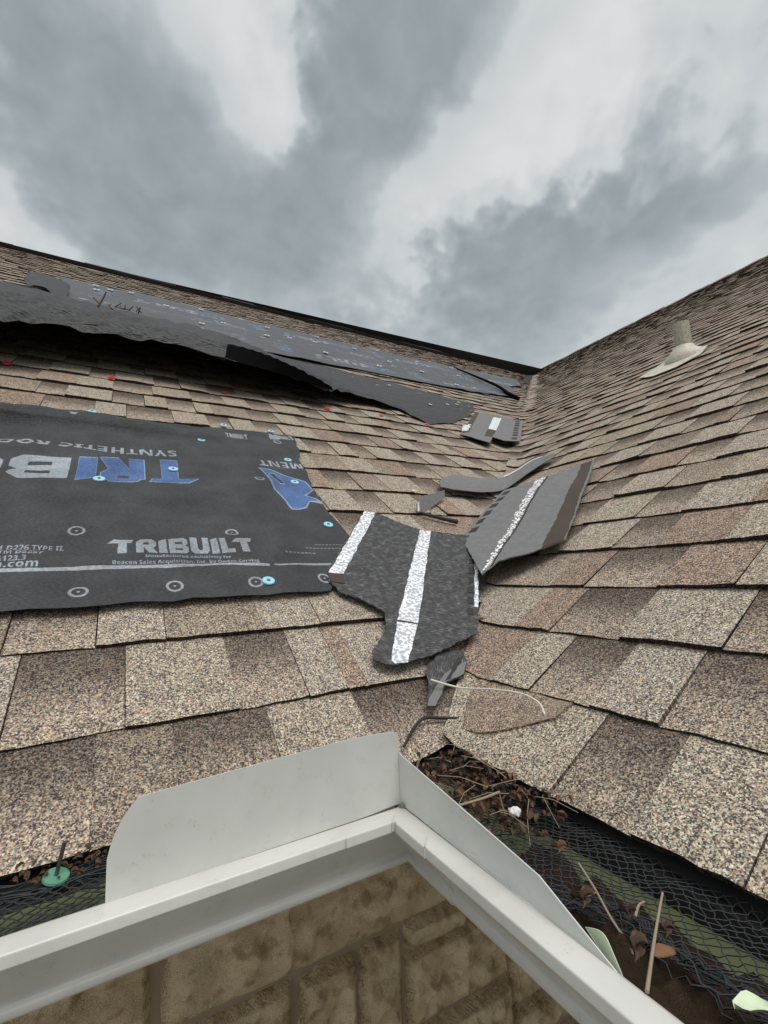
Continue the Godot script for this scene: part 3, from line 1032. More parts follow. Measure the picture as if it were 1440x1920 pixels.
func build_roofs() -> void:
	var l := tag(base("roof_slope"), "left brown shingled roof slope half covered by black underlayment sheets", "roof")
	build_slope(0, l)
	# bare ridge strip, ragged, where the cap shingles have gone
	var b := MB.new()
	var x := -2.4
	while x < 4.3:
		var w := rng.randf_range(0.18, 0.4)
		var h := rng.randf_range(0.028, 0.038) + rng.randf_range(0.0, 0.01)
		var p0 := on_left(x, RIDGE_L - 0.17, 0.014)
		var p1 := on_left(minf(x + w, 4.3), RIDGE_L - 0.17 + rng.randf_range(-0.01, 0.01), 0.014)
		var t0 := on_left(x, RIDGE_L + 0.01, h)
		var t1 := on_left(minf(x + w, 4.3), RIDGE_L + 0.01, h)
		var k0 := t0 + Vector3(0, -0.12, -0.17)
		var k1 := t1 + Vector3(0, -0.12, -0.17)
		b.q1(p0, p1, p1 + nl * 0.035, p0 + nl * 0.035)
		b.q1(p0 + nl * 0.035, p1 + nl * 0.035, t1, t0)
		b.q1(t0, t1, k1, k0)
		x += w
	part("ridge_strip", b.mesh(), M.felt, l)
	var bk := MB.new()
	bk.q1(on_left(-2.4, RIDGE_L, 0), on_left(6.6, RIDGE_L, 0), on_left(6.6, RIDGE_L, 0) + Vector3(0, -2.2, -3.1), on_left(-2.4, RIDGE_L, 0) + Vector3(0, -2.2, -3.1))
	part("back_slope", bk.mesh(), M.felt, l)
	var r := tag(base("roof_slope"), "right brown shingled roof slope with the vent pipe standing on it", "roof")
	build_slope(1, r)
	var cb := MB.new()
	var z := -7.4
	while z < 0.3:   # ridge caps along the top
		var p := on_right(z, RIDGE_R, 0.0)
		var hh := rng.randf_range(0.012, 0.026)
		var a := p + Vector3(-0.13, -0.075 + hh, 0)
		var c := p + Vector3(0, 0.012 + hh, 0)
		var d := p + Vector3(0.13, -0.075 + hh, 0)
		var dz := Vector3(0, 0, 0.145)
		var col := Color(0.7, 0.66, 0.62) * rng.randf_range(0.7, 1.1)
		cb.q1(a, a + dz, c + dz, c, col, 1.4)
		cb.q1(c, c + dz, d + dz, d, col, 1.4)
		cb.q1(a + dz - Vector3(0, 0.03, 0), d + dz - Vector3(0, 0.03, 0), c + dz, a + dz, Color(0.1, 0.1, 0.1))
		cb.q1(a - Vector3(0, 0.03, 0), a + dz - Vector3(0, 0.03, 0), a + dz, a, Color(0.1, 0.1, 0.1))
		z += 0.13
	tag(part("ridge_caps", cb.mesh(), M.granule, r), "", "", "", "stuff")
	var bk2 := MB.new()
	bk2.q1(on_right(1.1, RIDGE_R, 0), on_right(1.1, RIDGE_R, 0) + Vector3(3, -1.8, 0), on_right(-7.6, RIDGE_R, 0) + Vector3(3, -1.8, 0), on_right(-7.6, RIDGE_R, 0))
	part("back_slope", bk2.mesh(), M.felt, r)

# ---------------------------------------------------------------- gutter, splash guard, netting
func build_gutter() -> void:
	var g := tag(base("rain_gutter"), "white painted metal gutter turning the inside corner below both roof slopes", "gutter")
	# profile: distance out from the lip's inner edge, height
	var pr := [Vector2(0.0, 0.030), Vector2(-0.0012, 0.0365), Vector2(0.0, 0.0388), Vector2(0.003, 0.0397), Vector2(0.010, 0.0398), Vector2(0.0186, 0.0391), Vector2(0.0193, 0.03895), Vector2(0.01975, 0.0386), Vector2(0.0200, 0.0381), Vector2(0.0201, 0.0375), Vector2(0.0206, 0.0318), Vector2(0.02055, 0.0311), Vector2(0.0203, 0.0306), Vector2(0.0196, 0.0303), Vector2(0.0188, 0.0302), Vector2(0.0118, 0.0296), Vector2(0.0106, 0.0290), Vector2(0.0102, 0.0280), Vector2(0.0092, 0.0235), Vector2(0.006, 0.017), Vector2(0.002, 0.0105), Vector2(-0.003, 0.0035), Vector2(-0.0075, -0.002), Vector2(-0.0105, -0.0055), Vector2(-0.0122, -0.0088), Vector2(-0.0118, -0.0102), Vector2(-0.0098, -0.0112), Vector2(-0.009, -0.0128), Vector2(-0.0094, -0.0158), Vector2(-0.011, -0.0182), Vector2(-0.0145, -0.0202), Vector2(-0.022, -0.021), Vector2(-0.06, -0.0212), Vector2(-0.116, -0.0212), Vector2(-0.122, -0.0212)]
	var rows := []
	var uvs := []
	for st in [-2.4, -1.6, -0.9, -0.5, -0.3, 0.0, 1.0, 0.3, 0.5, 0.9, 1.6, 3.0]:
		rows.append([])
		uvs.append([])
	var lx := [-2.4, -1.6, -0.9, -0.5, -0.3]
	var rz := [0.3, 0.5, 0.9, 1.6, 3.0]
	var runs := [[], []]
	var ur := [[], []]
	for x in lx + [null]:
		var row := []
		var u := []
		for p in pr:
			var q: Vector2 = p
			row.append(Vector3(x if x != null else LIP_X - q.x, q.y, LIP_Z + q.x))
			u.append(Vector2(row[-1].x * 2.2, (q.x - q.y) * 3.0))
		runs[0].append(row)
		ur[0].append(u)
	for z in [null] + rz:
		var row := []
		var u := []
		for p in pr:
			var q: Vector2 = p
			if q.x < -0.03: q.x = -0.03 + (q.x + 0.03) * 1.3
			row.append(Vector3(LIP_X - q.x, q.y, z if z != null else LIP_Z + q.x))
			u.append(Vector2(row[-1].z * 2.2 + 0.4, (q.x - q.y) * 3.0))
		runs[1].append(row)
		ur[1].append(u)
	part("trough", grid_mesh(runs[0], ur[0], 0.0009), M.paint, g)
	part("trough", grid_mesh(runs[1], ur[1], 0.0009), M.paint, g)
	# corner joint: straps on the lip, a lapped seam on the right run
	for side in 2:
		var b := MB.new()
		var sub := pr.slice(4, 15)
		for k in sub.size() - 1:
			var a0: Vector2 = sub[k] + Vector2(0.0018, 0.0008)
			var a1: Vector2 = sub[k + 1] + Vector2(0.0018, 0.0008)
			var l0 := 0.046
			var f := func(q: Vector2, t: float) -> Vector3:
				return Vector3(LIP_X - q.x - t, q.y, LIP_Z + q.x) if side == 0 else Vector3(LIP_X - q.x, q.y, LIP_Z + q.x + t)
			b.q1(f.call(a0, 0.003), f.call(a1, 0.003), f.call(a1, l0), f.call(a0, l0))
		for e in [0.003, 0.046]:
			var p0: Vector2 = sub[4] + Vector2(0.0012, 0)
			var p1: Vector2 = sub[7] + Vector2(0.0012, 0)
			var w0 := Vector3(LIP_X - p0.x - e, p0.y, LIP_Z + p0.x) if side == 0 else Vector3(LIP_X - p0.x, p0.y, LIP_Z + p0.x + e)
			var w1 := Vector3(LIP_X - p1.x - e, p1.y, LIP_Z + p1.x) if side == 0 else Vector3(LIP_X - p1.x, p1.y, LIP_Z + p1.x + e)
			var inw := Vector3(0, 0, -0.002) if side == 0 else Vector3(0.002, 0, 0)
			b.q1(w0, w1, w1 + inw, w0 + inw)
		part("corner_strap", b.mesh(), M.paint, g)
	var sm := []
	var su := []
	for z in [LIP_Z + 0.002, LIP_Z + 0.058]:
		var row := []
		var u := []
		for p in pr.slice(17, 32):
			var q: Vector2 = p + Vector2(0.0011, -0.0003)
			row.append(Vector3(LIP_X - q.x, q.y, maxf(z, LIP_Z + q.x)))
			u.append(q)
		sm.append(row)
		su.append(u)
	part("corner_seam", grid_mesh(sm, su, 0.001), M.paint, g)
	var fl := MB.new()
	fl.q1(Vector3(-2.4, -0.012, 0.118), Vector3(-0.04, -0.012, 0.118), Vector3(-0.04, -0.012, 0.005), Vector3(-2.4, -0.012, 0.005))
	fl.q1(Vector3(-0.142, -0.014, 3.0), Vector3(-0.008, -0.014, 3.0), Vector3(-0.008, -0.014, 0.0), Vector3(-0.142, -0.014, 0.0))
	part("channel_floor", fl.mesh(), M.olive, g)

	# ---- splash guard: two upright panels meeting in the corner
	var sg := tag(base("splash_guard", Vector3(0, 0, 0)), "pale grey sheet metal splash guard standing on the gutter corner", "splash guard")
	var lo := []
	for p in spline([Vector3(-0.3973, 0.066, 0), Vector3(-0.394, 0.079, 0), Vector3(-0.3875, 0.092, 0), Vector3(-0.3786, 0.1026, 0)], 4): lo.append(Vector2(p.x, p.y))
	for p in spline([Vector3(-0.33, 0.1052, 0), Vector3(-0.26, 0.108, 0), Vector3(-0.21, 0.1092, 0), Vector3(-0.178, 0.1072, 0), Vector3(-0.1575, 0.104, 0)], 3): lo.append(Vector2(p.x, p.y))
	lo.append(Vector2(LIP_X, 0.1))
	lo.append(Vector2(LIP_X, 0.0402))
	lo.append(Vector2(-0.3973, 0.0385))
	var bend := func(u: float, v: float, h: float) -> Vector3:
		var c := smoothstep(-0.215, -0.16, u)
		return Vector3(u, v, LIP_Z + h - 0.003 * c * c + 0.0016 * sin((u + 0.4) * 13.0) * (v - 0.038) / 0.06)
	part("panel", cut_sheet(PackedVector2Array(lo), 0.01, bend, 0.0009, func(u, v): return Vector2(u, v) * 2.4), M.plate, sg)
	var ro := PackedVector2Array([Vector2(LIP_Z - 0.001, 0.0405), Vector2(LIP_Z - 0.001, 0.086), Vector2(LIP_Z + 0.004, 0.0845), Vector2(0.298, 0.0607), Vector2(0.3537, 0.0375), Vector2(0.345, 0.0385)])
	var bend2 := func(u: float, v: float, h: float) -> Vector3: return Vector3(LIP_X - h + 0.0012 * sin((u - 0.13) * 14.0), v, u)
	part("panel", cut_sheet(ro, 0.012, bend2, 0.0009, func(u, v): return Vector2(u, v) * 2.4), M.plate, sg)
	part("caulk_bead", tube([Vector3(LIP_X - 0.001, 0.0395, LIP_Z + 0.001), Vector3(LIP_X - 0.0015, 0.041, LIP_Z + 0.0035), Vector3(LIP_X - 0.004, 0.0405, LIP_Z + 0.006)], 0.0022, 0.003, 7).mesh(), mat(Color8(120, 120, 118), 0.5), sg)

	# ---- netting
	var net := tag(base("gutter_netting"), "dark blue grey plastic netting over the right gutter run", "netting")
	var b := MB.new()
	var pit := 0.0095
	for fam in 2:
		for i in range(-16, 112):
			var pts := []
			for k in 34:
				var t := k / 33.0
				var xo := 0.006 - t * 0.145
				var z0 := i * pit + (t * 0.145 * 0.9 if fam == 0 else 0.145 * 0.9 - t * 0.145 * 0.9)
				var lim := -0.137 if z0 < 0.24 else -0.137 + 0.03 * smoothstep(0.24, 0.32, z0)
				if z0 < 0.1 or z0 > 1.05 or xo < lim + noise.get_noise_1d(z0 * 30.0) * 0.006: continue
				var zig := 0.0011 * (1.0 if k % 2 == 0 else -1.0)
				var y := 0.011 + noise.get_noise_2d(xo * 16.0, z0 * 14.0) * 0.006 + 0.011 * smoothstep(-0.03, -0.13, xo) - 0.004 * smoothstep(-0.05, 0.0, xo)
				pts.append(Vector3(xo, y, z0 + zig + noise.get_noise_2d(xo * 12.0 + 30.0, z0 * 12.0) * 0.005))
			if pts.size() > 2: tube(pts, 0.00055, 0.00055, 3, b)
	for i in 13:   # gathered edge
		var pts := []
		var r0 := rng.randf_range(-0.008, 0.014)
		var y0 := rng.randf_range(0.0, 0.006)
		for k in 100:
			var z := 0.12 + k * 0.006
			var lim := -0.131 if z < 0.24 else -0.131 + 0.03 * smoothstep(0.24, 0.32, z)
			var zz := 0.0022 * (1.0 if k % 2 == 0 else -1.0)
			pts.append(Vector3(lim + r0 + noise.get_noise_2d(z * 18.0, i * 7.0) * 0.012 + zz, 0.02 + y0 + noise.get_noise_2d(i * 3.0, z * 22.0) * 0.010 + rng.randf_range(-0.0015, 0.0015), z))
		tube(pts, 0.0006, 0.0006, 3, b)
	part("strands", b.mesh(), M.net, net)
	var net2 := tag(base("gutter_netting"), "dark bunched plastic netting in the left gutter run beside the splash guard", "netting")
	var b2 := MB.new()
	for fam in 2:
		for i in range(-120, 4):
			var pts := []
			for k in 18:
				var t := k / 17.0
				var z := 0.05 + t * 0.078
				var x := -0.35 + i * 0.0105 + (t if fam == 0 else 1.0 - t) * 0.07
				if x > -0.36 or x < -1.3: continue
				pts.append(Vector3(x + 0.0011 * (1.0 if k % 2 == 0 else -1.0), 0.019 + noise.get_noise_2d(x * 15.0, z * 15.0) * 0.004 + 0.012 * t, z))
			if pts.size() > 2: tube(pts, 0.00065, 0.00065, 3, b2)
	for i in 16:
		var pts := []
		var z0 := rng.randf_range(0.032, 0.056)
		var y0 := rng.randf_range(0.008, 0.024)
		for k in 50:
			var x := -0.38 - k * 0.016
			pts.append(Vector3(x, y0 + noise.get_noise_2d(x * 30.0, i * 5.0) * 0.006, z0 + noise.get_noise_2d(i * 9.0, x * 22.0) * 0.008))
		tube(pts, 0.0008, 0.0008, 3, b2)
	part("strands", b2.mesh(), M.net, net2)

# ---------------------------------------------------------------- black underlayment
func build_underlayment() -> void:
	var uvm := func(u: float, v: float) -> Vector2: return Vector2((u + 1.0) / 1.2, (1.27 - v) / 0.93)
	var at := func(u: float, v: float, h: float) -> Vector3: return on_left(u, v, felt_height(u, v) + h)
	var o := [Vector2(-1.7, 0.357), Vector2(-1.0, 0.36), Vector2(-0.531, 0.357), Vector2(-0.407, 0.359), Vector2(-0.256, 0.362), Vector2(-0.046, 0.367), Vector2(0.0, 0.42), Vector2(0.086, 0.484), Vector2(0.078, 0.576), Vector2(0.062, 0.696), Vector2(0.066, 0.804), Vector2(0.083, 0.932), Vector2(0.086, 1.027), Vector2(0.107, 1.085), Vector2(0.133, 1.25), Vector2(-0.06, 1.252), Vector2(-0.184, 1.25), Vector2(-0.433, 1.246), Vector2(-0.671, 1.211), Vector2(-1.0, 1.2), Vector2(-1.7, 1.2)]
	var near := tag(base("underlayment_sheet"), "near black underlayment sheet printed with TRIBUILT lettering and rings", "underlayment")
	part("sheet", cut_sheet(fray(o, 0.03, 0.0035, 3), 0.018, at, 0.0008, uvm), M.sheet, near)

	# ---- the upper strip lying below the ridge
	var far := tag(base("underlayment_sheet"), "long grey underlayment strip below the ridge dotted with white caps", "underlayment")
	var fo := [Vector2(-0.78, 3.5), Vector2(-0.4, 3.1), Vector2(0.3, 2.95), Vector2(0.712, 2.98), Vector2(1.29, 3.04), Vector2(2.079, 3.07), Vector2(2.848, 3.248), Vector2(3.2, 3.5), Vector2(3.6, 4.1), Vector2(4.0, 4.3), Vector2(4.508, 4.988), Vector2(3.212, 4.748), Vector2(1.999, 4.62), Vector2(0.803, 4.6), Vector2(-0.12, 4.753), Vector2(-0.53, 4.66), Vector2(-0.86, 4.7), Vector2(-0.8, 4.3)]
	var at2 := func(u: float, v: float, h: float) -> Vector3: return on_left(u, v, 0.022 + 0.014 * noise.get_noise_2d(u * 1.1, v * 5.0) + 0.004 * noise.get_noise_2d(u * 3.0, v * 12.0) + h)
	part("sheet", cut_sheet(fray(fo, 0.12, 0.012, 5), 0.07, at2, 0.001, func(u, v): return Vector2(u / 1.2 + 0.3, -v / 0.93)), M.sheet_far, far)
	# its turned-up left corner
	var fl := []
	var fu := []
	var e0 := [on_left(-0.993, 4.242, 0.05), on_left(-0.86, 4.2, 0.055), on_left(-0.751, 4.15, 0.03)]
	var e1 := [on_left(-0.929, 3.447, 0.09), on_left(-0.838, 3.464, 0.075), on_left(-0.694, 3.235, 0.06)]
	var e2 := [on_left(-0.888, 3.292, 0.07), on_left(-0.80, 3.25, 0.085), on_left(-0.696, 2.883, 0.08)]
	var s0 := spline(e0, 5)
	var s1 := spline(e1, 5)
	var s2 := spline(e2, 5)
	for j in 9:
		var t := j / 8.0
		var row := []
		var ur := []
		for i in s0.size():
			var p: Vector3 = (s0[i] as Vector3).lerp(s1[i], t / 0.6) if t < 0.6 else (s1[i] as Vector3).lerp(s2[i], (t - 0.6) / 0.4)
			row.append(p + nl * 0.012 * noise.get_noise_2d(i * 0.6, j * 0.7))
			ur.append(Vector2(i * 0.06, t * 0.6))
		fl.append(row)
		fu.append(ur)
	fl.reverse()
	fu.reverse()
	part("turned_corner", grid_mesh(fl, fu, 0.001), M.sheet_plain, far)
	# loose black edge near the valley
	part("loose_edge", tube(spline([on_left(3.15, 4.65, 0.03), on_left(3.05, 4.1, 0.045), on_left(2.98, 3.6, 0.055), on_left(2.9, 3.3, 0.04), on_left(2.98, 3.22, 0.02)], 5), 0.008, 0.024, 6).mesh(), M.sheet_back, far)

	# ---- the sheet blown up off the roof: stations of attached edge, crown, hem
	var bil := tag(base("underlayment_sheet"), "black underlayment sheet blown up off the roof with a dark hollow beneath", "underlayment")
	var st := [
		[-2.6, [3.1, 0.012], [2.5, 0.19], [1.9, 0.25], [1.66, 0.19], [1.52, 0.09]],  # unseen end of the sheet, hem shaped low to block side light
		[-1.4, [3.1, 0.012], [2.5, 0.18], [1.86, 0.235], [1.70, 0.19], [1.58, 0.14]],
		[-0.76, [3.05, 0.012], [2.45, 0.165], [1.88, 0.212], [1.76, 0.195], [1.64, 0.162]],
		[-0.60, [3.05, 0.012], [2.5, 0.155], [1.98, 0.206], [1.86, 0.196], [1.755, 0.17]],
		[-0.42, [3.05, 0.012], [2.5, 0.15], [2.0, 0.205], [1.88, 0.194], [1.79, 0.17]],
		[-0.22, [3.05, 0.012], [2.5, 0.15], [2.02, 0.193], [1.9, 0.186], [1.81, 0.168]],
		[0.0, [3.05, 0.012], [2.5, 0.145], [1.98, 0.186], [1.86, 0.176], [1.74, 0.158]],
		[0.2, [3.0, 0.012], [2.5, 0.12], [2.05, 0.158], [1.92, 0.155], [1.80, 0.138]],
		[0.42, [2.98, 0.012], [2.5, 0.07], [2.1, 0.108], [1.92, 0.115], [1.76, 0.108]],
		[0.62, [2.95, 0.012], [2.5, 0.035], [2.15, 0.06], [2.02, 0.068], [1.93, 0.066]],
		[0.80, [2.93, 0.012], [2.5, 0.022], [2.2, 0.035], [2.05, 0.045], [1.95, 0.046]],
		[0.93, [2.9, 0.012], [2.5, 0.02], [2.2, 0.026], [2.05, 0.032], [1.94, 0.03]],
		[1.02, [2.87, 0.012], [2.5, 0.018], [2.15, 0.022], [1.9, 0.02], [1.755, 0.014]],
		[1.25, [2.83, 0.012], [2.5, 0.018], [2.2, 0.02], [2.0, 0.018], [1.86, 0.014]],
		[1.55, [2.72, 0.012], [2.5, 0.018], [2.35, 0.02], [2.22, 0.018], [2.11, 0.013]],
		[1.80, [2.6, 0.012], [2.55, 0.015], [2.47, 0.016], [2.43, 0.015], [2.38, 0.012]],
		[1.90, [2.585, 0.012], [2.57, 0.014], [2.56, 0.015], [2.55, 0.014], [2.54, 0.012]]]
	var rows := []
	var uvs := []
	for i in st.size() - 1:
		for k in 5:
			var t := k / 5.0
			if i == st.size() - 2 and k == 4: t = 1.0
			var cp := []
			for c in range(1, 6):
				var q := []
				for m in [-1, 0, 1, 2]:
					var s: Array = st[clampi(i + m, 0, st.size() - 1)]
					q.append(Vector3(s[0], s[c][0], s[c][1]))
				var y: Vector3 = (q[1] as Vector3).lerp(q[2], t)
				var z: float = cubic_interpolate(q[1].z, q[2].z, q[0].z, q[3].z, t)
				cp.append(Vector3(y.x, y.y, lerpf(y.z, z, 0.5)))
			var row := []
			var ur := []
			var pts := spline(cp, 7)
			for j in pts.size():
				var p: Vector3 = pts[j]
				var a := clampf(p.z * 12.0, 0.25, 1.0)
				var wr := noise.get_noise_2d(p.x * 2.6, p.y * 9.0) * 0.016 + noise.get_noise_2d(p.x * 8.0 - p.y * 5.0, p.y * 16.0) * 0.010 - absf(noise.get_noise_2d(p.x * 4.0 + p.y * 6.0, p.y * 5.0)) * 0.03
				row.append(on_left(p.x, p.y + noise.get_noise_2d(p.x * 6.0, 9.0) * 0.012 * (j / 28.0), maxf(p.z + wr * a, 0.010)))
				ur.append(Vector2(p.x * 1.4, p.y * 1.4))
			rows.append(row)
			uvs.append(ur)
	for i in rows.size():
		(rows[i] as Array).reverse()
		(uvs[i] as Array).reverse()
	# rows run along x, columns up the slope
	part("sheet", grid_mesh(transposed(rows), transposed(uvs), 0.0012), M.sheet_plain, bil)
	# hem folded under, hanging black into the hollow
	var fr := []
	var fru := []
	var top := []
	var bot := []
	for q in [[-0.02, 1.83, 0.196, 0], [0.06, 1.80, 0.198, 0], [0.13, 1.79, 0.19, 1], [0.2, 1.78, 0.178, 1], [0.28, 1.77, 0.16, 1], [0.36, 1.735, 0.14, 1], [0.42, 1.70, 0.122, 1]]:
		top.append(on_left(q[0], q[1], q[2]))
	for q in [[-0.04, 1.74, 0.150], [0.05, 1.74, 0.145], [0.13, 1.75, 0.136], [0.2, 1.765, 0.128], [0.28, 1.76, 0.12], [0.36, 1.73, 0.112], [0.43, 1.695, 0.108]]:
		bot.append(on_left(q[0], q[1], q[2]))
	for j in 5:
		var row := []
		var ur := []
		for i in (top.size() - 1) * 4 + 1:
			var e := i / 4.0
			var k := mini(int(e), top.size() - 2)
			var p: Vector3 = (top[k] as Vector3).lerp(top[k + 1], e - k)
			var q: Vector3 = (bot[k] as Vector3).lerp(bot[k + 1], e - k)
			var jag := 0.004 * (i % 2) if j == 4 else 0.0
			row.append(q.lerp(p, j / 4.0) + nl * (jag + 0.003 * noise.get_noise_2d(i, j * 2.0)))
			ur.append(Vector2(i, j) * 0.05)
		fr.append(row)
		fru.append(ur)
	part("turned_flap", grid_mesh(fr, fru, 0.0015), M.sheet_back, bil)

func transposed(a: Array) -> Array:
	var o := []
	for j in a[0].size():
		var r := []
		for i in a.size(): r.append(a[i][j])
		o.append(r)
	return o

# ---------------------------------------------------------------- torn shingles lying loose
func loose(called: String, label: String, fr: Array, pts: Array, mat0: Material, step: float, amp: float, bow: Callable, sd: int, thick := 0.0028) -> Array:
	var root := tag(base(called, Vector3.ZERO), label, "shingle", "")
	var at := func(u: float, v: float, h: float) -> Vector3: return fr[0] + fr[1] * u + fr[2] * v + fr[3] * (h + bow.call(u, v))
	var o := flat_on(fr, pts)
	part("mat_layer", cut_sheet(fray(o, step, amp, sd), 0.016, at, thick, func(u, v): return Vector2(u, v) * 2.6), mat0, root)
	return [root, at]

func band(root: Node3D, called: String, fr: Array, at: Callable, pts: Array, lift: float, mat0: Material, sd: int, amp := 0.0015, uvk := 6.0) -> void:
	var o := flat_on(fr, pts)
	var a2 := func(u: float, v: float, h: float) -> Vector3: return at.call(u, v, lift + h)
	part(called, cut_sheet(fray(o, 0.012, amp, sd), 0.016, a2, 0.0007, func(u, v): return Vector2(u, v) * uvk), mat0, root)

func build_loose_shingles() -> void:
	# the big one, face down across the valley foot
	var fr := three_points(on_left_flat(0.17, 0.70, 0.022), on_left_flat(0.46, 0.57, 0.05), on_left_flat(-0.02, 0.17, 0.022))
	var V := func(x: float, y: float, z: float) -> Vector3: return Vector3(x, y, z)
	var bow := func(u: float, v: float) -> float: return 0.007 * noise.get_noise_2d(u * 5.0, v * 5.0) + 0.0006 * sin(v * 160.0 + noise.get_noise_2d(u * 9.0, v * 12.0) * 5.0)
	var pts := [Vector3(0.162, 0.413, -0.539), Vector3(0.187, 0.409, -0.528), Vector3(0.274, 0.361, -0.444), Vector3(0.296, 0.356, -0.434), Vector3(0.412, 0.34, -0.392), Vector3(0.3, 0.245, -0.27), Vector3(0.192, 0.156, -0.152), Vector3(0.167, 0.139, -0.131), Vector3(0.105, 0.13, -0.122), Vector3(0.048, 0.118, -0.117), Vector3(-0.011, 0.109, -0.113), Vector3(-0.029, 0.112, -0.12), Vector3(-0.042, 0.12, -0.133), Vector3(-0.035, 0.132, -0.15), Vector3(0.008, 0.156, -0.18), Vector3(0.03, 0.184, -0.217), Vector3(0.002, 0.204, -0.251), Vector3(-0.028, 0.219, -0.279), Vector3(-0.039, 0.239, -0.31), Vector3(-0.029, 0.263, -0.344)]
	var a := loose("torn_shingle", "large dark torn shingle lying face down with two white adhesive strips", fr, pts, M.back_dark, 0.005, 0.0016, bow, 11)
	band(a[0], "adhesive_strip", fr, a[1], [pts[0], pts[1], Vector3(-0.0005, 0.254, -0.327), Vector3(-0.0285, 0.2585, -0.337)], 0.0031, M.strip, 12)
	band(a[0], "tar_patch", fr, a[1], [Vector3(-0.0285, 0.2575, -0.336), Vector3(-0.003, 0.2535, -0.326), Vector3(-0.011, 0.2335, -0.297), Vector3(-0.036, 0.2395, -0.309)], 0.0031, M.tar, 13)
	band(a[0], "adhesive_strip", fr, a[1], [pts[2] + Vector3(-0.004, 0, 0), pts[3], Vector3(0.075, 0.1675, -0.178), Vector3(0.044, 0.175, -0.197)], 0.0031, M.strip, 14)
	band(a[0], "adhesive_strip", fr, a[1], [Vector3(0.041, 0.1725, -0.1935), Vector3(0.0725, 0.165, -0.1745), Vector3(0.008, 0.112, -0.112), Vector3(-0.014, 0.111, -0.116), Vector3(-0.016, 0.116, -0.122)], 0.0031, M.strip, 15)
	for i in 9:   # dashed tar line by the right edge
		var t := 0.04 + i * 0.103
		var p0: Vector3 = (pts[4] as Vector3).lerp(pts[6], t) + Vector3(-0.012, 0.0012, -0.001)
		var p1: Vector3 = (pts[4] as Vector3).lerp(pts[6], t + 0.066) + Vector3(-0.011, 0.0012, -0.001)
		var wv := Vector3(-0.012, 0.0015, -0.003)
		band(a[0], "tar_dash", fr, a[1], [p0, p1, p1 + wv, p0 + wv], 0.0031, M.tar_dash, 30 + i, 0.0008)
	band(a[0], "edge_strip", fr, a[1], [(pts[4] as Vector3) + Vector3(-0.002, 0, 0), (pts[4] as Vector3).lerp(pts[6], 0.86) + Vector3(-0.001, 0, 0), (pts[4] as Vector3).lerp(pts[6], 0.86) + Vector3(-0.009, 0.001, -0.002), (pts[4] as Vector3) + Vector3(-0.009, 0.001, -0.002)], 0.0034, M.strip, 41)

	# the grey one on the right slope
	fr = three_points(on_right_flat(-0.405, 1.097, 0.03), on_right_flat(-0.172, 0.56, 0.03), on_left_flat(0.413, 0.572, 0.035))
	var q := [Vector3(0.653, 0.499, -0.531), Vector3(0.879, 0.575, -0.365), Vector3(0.73, 0.487, -0.287), Vector3(0.591, 0.402, -0.218), Vector3(0.438, 0.31, -0.142), Vector3(0.368, 0.284, -0.184), Vector3(0.321, 0.27, -0.225), Vector3(0.269, 0.243, -0.22), Vector3(0.377, 0.337, -0.414)]
	var bow2 := func(u: float, v: float) -> float: return 0.006 * noise.get_noise_2d(u * 4.0 + 8.0, v * 4.0)
	var b := loose("torn_shingle", "large pale grey shingle lying face down across the valley with brown edge", fr, q, M.back_grey, 0.012, 0.0012, bow2, 51)
	var L := func(p: Vector3, r: Vector3, t: float) -> Vector3: return p.lerp(r, t)
	band(b[0], "tar_edge", fr, b[1], [L.call(q[0], q[1], 0.86), L.call(q[0], q[1], 0.975), L.call(q[4], q[5], 0.02), L.call(q[4], q[5], 0.62)], 0.0031, M.tar, 52)
	band(b[0], "adhesive_strip", fr, b[1], [L.call(q[0], q[1], 0.36), L.call(q[0], q[1], 0.46), L.call(q[6], q[7], 0.62), L.call(q[7], q[8], 0.03)], 0.0031, M.strip_worn, 53, 0.004)
	band(b[0], "tar_line", fr, b[1], [L.call(q[0], q[1], 0.475), L.call(q[0], q[1], 0.495), L.call(q[6], q[7], 0.35), L.call(q[6], q[7], 0.5)], 0.0031, M.tar_dash, 54, 0.0006)
	for i in 6:
		var p0: Vector3 = L.call(q[8], q[0], 0.06 + i * 0.155)
		var p1: Vector3 = L.call(q[8], q[0], 0.06 + i * 0.155 + 0.085)
		var w2: Vector3 = (q[1] - q[0]).normalized() * 0.018
		band(b[0], "tar_dash", fr, b[1], [p0 + w2 * 0.6, p1 + w2 * 0.6, p1 + w2 * 1.7, p0 + w2 * 1.7], 0.0031, M.tar_dash, 60 + i, 0.0008)
	# torn strip bent over the valley
	var top := [Vector3(0.551, 0.559, -0.732), Vector3(0.668, 0.605, -0.795), Vector3(0.789, 0.600, -0.789), Vector3(0.908, 0.611, -0.805), Vector3(1.010, 0.648, -0.815), Vector3(1.075, 0.690, -0.785), Vector3(1.069, 0.687, -0.669)]
	var bot := [Vector3(0.522, 0.530, -0.682), Vector3(0.589, 0.523, -0.673), Vector3(0.691, 0.521, -0.670), Vector3(0.822, 0.543, -0.701), Vector3(0.919, 0.601, -0.685), Vector3(0.983, 0.639, -0.670), Vector3(1.032, 0.669, -0.640)]
	var sp := spline(top, 5)
	var sq := spline(bot, 5)
	var rows := []
	var uvs := []
	for j in 6:
		var row := []
		var ur := []
		for i in sp.size():
			row.append((sq[i] as Vector3).lerp(sp[i], j / 5.0) + Vector3(0, 0.012 * sin(PI * j / 5.0) + 0.002 * noise.get_noise_2d(i, j), 0))
			ur.append(Vector2(i * 0.05, j * 0.1))
		rows.append(row)
		uvs.append(ur)
	var c := tag(base("shingle_strip"), "narrow curved grey shingle strip bent over the valley above the others", "shingle")
	part("mat_layer", grid_mesh(rows, uvs, 0.003), M.back_grey, c)
	var gl := []
	var glu := []
